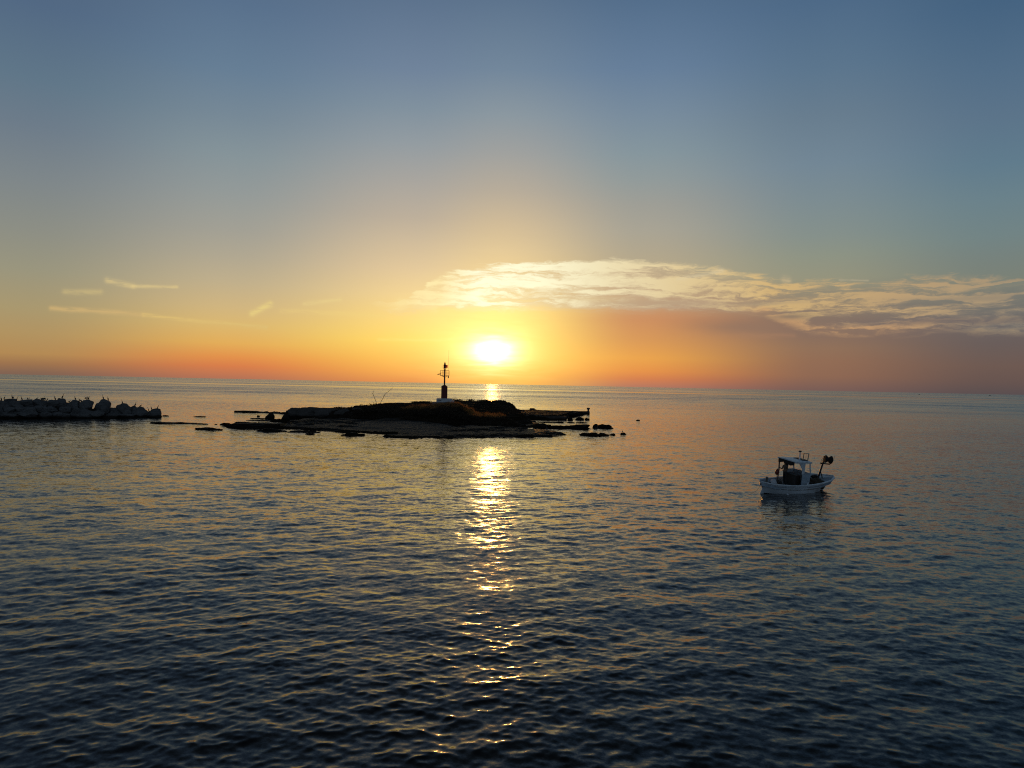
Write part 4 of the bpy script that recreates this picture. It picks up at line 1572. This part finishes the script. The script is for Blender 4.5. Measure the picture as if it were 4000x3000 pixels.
# net hauler on its leaning post
PX, PY = 2.66, 0.24
dzk = 0.66
loc_right = Vector((math.cos(psi), -math.sin(psi), 0))
top_p = Vector((PX, PY, dzk)) + loc_right * .30 + Vector((0, 0, 1.52))
midp = Vector((PX, PY, dzk)).lerp(top_p, .52)
nh = MB()
nh.tube([(PX, PY, dzk - .05), tuple(Vector((PX, PY, dzk)).lerp(top_p, .5)), tuple(top_p)], [.075, .07, .06], 10)
nh.lathe([(.14, 0), (.14, .03), (.06, .05)], (PX, PY, dzk - .02), 12)
hpst = nh.build('hauler_post', M_dark, boat, 50)
for dv in (loc_right * .17 + Vector((0, 0, -.52)), loc_right * -.20 + Vector((0, 0, -.56)), Vector((.1, -.25, -.60))):
    ss = MB()
    ss.tube([tuple(midp), tuple(midp + dv)], .022, 6)
    ss.build('brace', M_dark, hpst)
ha = MB()
elb = top_p + Vector((0, 0, -.16))
ha.tube([tuple(elb - loc_right * .22), tuple(elb), tuple(elb + loc_right * .52 + Vector((0, 0, -.02)))], [.07, .05, .045], 8)
ha.tube([tuple(elb + loc_right * .36), tuple(elb + loc_right * .36 + Vector((0, 0, .14)))], .02, 6)
ha.build('hauler_arm', M_dark, boat, 50)
dc = top_p + loc_right * .34 + Vector((0, 0, .18))
dm = MB()
ax = (loc_right + Vector((0, 0, -.10))).normalized()
dm.lathe([(.10, -.28), (.26, -.275), (.30, -.23), (.30, -.20), (.25, -.13), (.19, -.05), (.165, 0), (.19, .05), (.25, .13), (.31, .20), (.31, .23), (.26, .275), (.10, .28)], tuple(dc), 20, ax)
dm.build('hauler_drum', M_netdark, boat, 45)
hs = MB()
for off, rr in ((.0, .0), (.1, .08)):
    a_ = elb - loc_right * (.10 - off * .8) + Vector((0, 0, .05))
    hs.tube([tuple(a_), tuple(a_ - loc_right * .06 + Vector((0, 0, .25))), tuple(a_ - loc_right * .02 + Vector((0, 0, .45 - rr))), tuple(a_ + loc_right * .10 + Vector((0, 0, .55 - rr))), tuple(dc - ax * .3 + Vector((0, 0, .08)))], .014, 6)
hs.build('hydraulic_hose', M_dark, boat)
ah = MB()
aa = dc + ax * .42
ah.tube([tuple(aa + Vector((0, 0, -.05))), tuple(aa + loc_right * .04 + Vector((0, 0, .36)))], .008, 5)
ah.build('aerial_rod', M_greywood, boat)
# stern bitts and little fittings
bi = MB()
bx0 = hull_pt(.06, 1, 1).x
bi.lathe([(.07, -.1), (.07, .22), (.10, .26), (.10, .36), (.06, .40)], (bx0 + .02, -.12, .86), 10)
bi.build('mooring_bitt', M_greywood, boat, 40)
cl = MB()
g_ = hull_pt(.46, 1, -1)
cl.tube([(g_.x - .02, g_.y + .03, g_.z), (g_.x - .01, g_.y + .03, g_.z + .16), (g_.x + .04, g_.y + .03, g_.z + .20), (g_.x + .08, g_.y + .03, g_.z + .02)], .03, 6)
cl.build('fairlead', M_hull, boat)
th = MB()
th.box((1.55, .30, .72), (.10, 1.5, .08), None, 1, .01)
th.box((2.0, .72, .80), (.5, .06, .14), None, 1, .01)
th.build('thwart', M_greywood, boat)


def on_boat(v):
    m_ = Matrix.Translation(boat.location) @ boat.rotation_euler.to_matrix().to_4x4()
    return m_ @ Vector(v)


brot = boat.rotation_euler.copy()


def heap(name, c_, sx, sy, sz, mat, seed, lab, cat):
    me = rock_mesh(seed, sx, sy, sz, cuts=3, sub=4, rough=.32)
    o = add_rock(name, me, mat, on_boat(c_))
    o.rotation_euler = brot
    for p_ in me.polygons:
        p_.use_smooth = True
    tag(o, lab, cat)
    return o


heap('fishing_net', (1.85, -.36, .62), .78, .52, .40, M_net, 901, 'brown fishing net heaped on the foredeck of the fishing boat', 'fishing net')
heap('fishing_net', (.86, -.55, .56), .44, .34, .28, M_netdark, 902, 'smaller black net heaped beside the wheelhouse of the fishing boat', 'fishing net')
heap('sack', (-2.42, -.28, .88), .26, .22, .24, M_whitebag, 903, 'white sack lying at the stern of the fishing boat', 'sack')
heap('coiled_rope', (2.75, .55, .86), .34, .26, .14, M_netdark, 904, 'dark coil of rope at the bow of the fishing boat', 'rope')
heap('crate_cover', (-1.75, .15, .66), .42, .5, .26, M_cloth, 905, 'dark canvas bundle in the aft well of the fishing boat', 'canvas bundle')
bu = MB()
bu.lathe([(.03, -.22), (.10, -.19), (.15, -.08), (.16, .04), (.11, .14), (.05, .19), (.04, .25), (.015, .26)], (0, 0, 0), 14)
o = bu.build('float_buoy', M_redbuoy, None, 60)
o.location = on_boat((-1.12, .74, 1.34))
o.rotation_euler = brot
tag(o, 'dull red float buoy hung on the aft canopy post of the fishing boat', 'buoy')
ro = MB()
ro.tube([(0, 0, 0), (-.16, -.02, .38), (-.38, -.05, .78)], [.02, .014, .007], 6)
o = ro.build('fishing_rod', M_twig, None)
o.location = on_boat((-2.12, -.45, .80))
o.rotation_euler = (0, 0, brot.z)
tag(o, 'thin brown rod leaning out over the stern of the fishing boat', 'rod')
fd = MB()
fd.tube([(0, 0, 0), (-.01, -.03, -.35), (0, -.05, -.55)], .012, 6)
fd.lathe([(.02, -.98), (.07, -.94), (.075, -.62), (.03, -.55)], (0, -.06, 0), 10)
g_ = hull_pt(.20, 1, -1)
o = fd.build('hanging_fender', M_whitebag, None, 50)
o.location = on_boat((g_.x, g_.y - .09, g_.z))
o.rotation_euler = (0, 0, brot.z)
tag(o, 'pale fender hanging on a line over the quarter of the fishing boat', 'fender')
ml = MB()
a_ = on_boat((hull_pt(0.02, 1, 1).x, 0, .80))
e_ = on_water(2925, 1926)
pts = [a_.lerp(e_, k / 8) + Vector((0, 0, -.35 * math.sin(math.pi * k / 8) * (1 - k / 16))) for k in range(9)]
pts[-1].z = -0.1
ml.tube([tuple(p_) for p_ in pts], .009, 5)
o = ml.build('mooring_line', M_rope)
tag(o, 'thin mooring line running from the boat stern down into the sea', 'rope')

# the person standing under the canopy
def build_person(loc, rz):
    V, E, RD = [], [], []

    def v(p, r, link=None):
        V.append(p)
        RD.append(r)
        if link is not None:
            E.append((link, len(V) - 1))
        return len(V) - 1
    pel = v((0, 0, .93), .125)
    wst = v((0, 0, 1.06), .118, pel)
    chs = v((0, .01, 1.28), .145, wst)
    nkb = v((0, .01, 1.44), .075, chs)
    nck = v((0, 0, 1.51), .054, nkb)
    hd = v((0, -.015, 1.60), .088, nck)
    v((0, 0, 1.69), .080, hd)
    v((0, -.115, 1.595), .016, hd)
    for s_ in (-1, 1):
        v((.09 * s_, .01, 1.60), .018, hd)
        hip = v((.09 * s_, 0, .88), .090, pel)
        kn = v((.10 * s_, -.02, .49), .060, hip)
        an_ = v((.10 * s_, .02, .09), .042, kn)
        v((.115 * s_, -.13, .04), .036, an_)
        sh = v((.185 * s_, .01, 1.39), .060, chs)
        if s_ < 0:
            el_ = v((-.25, -.03, 1.12), .046, sh)
            wr = v((-.17, -.26, 1.20), .033, el_)
            hn = v((-.14, -.33, 1.24), .034, wr)
            dirs = [(.01 * (k - 1), -.055 - .006 * (1.5 - abs(k - 1.5)), .045 - .018 * k) for k in range(4)] + [(.05, -.02, .03)]
        else:
            el_ = v((.26, .0, 1.12), .046, sh)
            wr = v((.21, -.24, 1.08), .033, el_)
            hn = v((.18, -.31, 1.07), .034, wr)
            dirs = [(-.01 * (k - 1), -.055 - .006 * (1.5 - abs(k - 1.5)), .04 - .018 * k) for k in range(4)] + [(-.05, -.02, .03)]
        for dd in dirs:
            a_ = v(tuple(hn_c + q_ * .55 for hn_c, q_ in zip(V[hn], dd)), .010, hn)
            v(tuple(hn_c + q_ for hn_c, q_ in zip(V[hn], dd)), .008, a_)
    me = bpy.data.meshes.new('person')
    me.from_pydata(V, E, [])
    tmp = bpy.data.objects.new('person_skeleton', me)
    C.objects.link(tmp)
    sk = tmp.modifiers.new('skin', 'SKIN')
    sk.use_smooth_shade = True
    for q_, r_ in zip(me.skin_vertices[0].data, RD):
        q_.radius = (r_, r_ * .86)
    me.skin_vertices[0].data[pel].use_root = True
    ss_ = tmp.modifiers.new('sub', 'SUBSURF')
    ss_.levels = ss_.render_levels = 2
    bpy.context.view_layer.update()
    ev = tmp.evaluated_get(bpy.context.evaluated_depsgraph_get())
    body = bpy.data.meshes.new_from_object(ev)
    bpy.data.objects.remove(tmp)
    body.materials.clear()
    for m_ in (paint('skin', (.22, .12, .08), .6), paint('tan_shirt', (.13, .095, .07), .9, .3, 9), paint('dark_trousers', (.015, .015, .018), .9)):
        body.materials.append(m_)
    for p_ in body.polygons:
        c_ = p_.center
        arm = abs(c_.x) > .15
        if c_.z > 1.47 or (c_.y < -.13 and .9 < c_.z < 1.45):
            p_.material_index = 0
        elif c_.z > .97:
            p_.material_index = 1
        else:
            p_.material_index = 2
    o_ = bpy.data.objects.new('person', body)
    C.objects.link(o_)
    o_.location = loc
    o_.rotation_euler = (0, 0, rz)
    o_.scale = (1.1, 1.1, 1.06)
    hb = MB()
    hb.lathe([(.098, 1.62), (.103, 1.66), (.095, 1.71), (.07, 1.755), (.03, 1.778), (.005, 1.782)], (0, .012, 0), 14)
    hb.build('hair', M_bird, o_, 60)
    return o_


pp = on_boat((-.80, .16, .47))
person = build_person((pp.x, pp.y, pp.z), R(-72))
tag(person, 'person in a tan shirt and dark trousers standing under the boat canopy with forearms raised', 'person')

# ------------------------------------------------------------------ render settings
S = bpy.context.scene
S.view_settings.view_transform = 'Standard'
S.view_settings.look = 'None'
S.view_settings.exposure = 0.0
S.view_settings.gamma = 1.0
S.render.engine = 'CYCLES'
S.cycles.pixel_filter_type = 'BLACKMAN_HARRIS'
S.cycles.filter_width = 1.1
S.cycles.use_denoising = False
S.cycles.max_bounces = 6
S.cycles.diffuse_bounces = 2
S.cycles.glossy_bounces = 3
S.cycles.transmission_bounces = 3
S.cycles.sample_clamp_direct = 18.0
S.cycles.sample_clamp_indirect = 4.0
S.cycles.use_adaptive_sampling = False
S.render.film_transparent = False
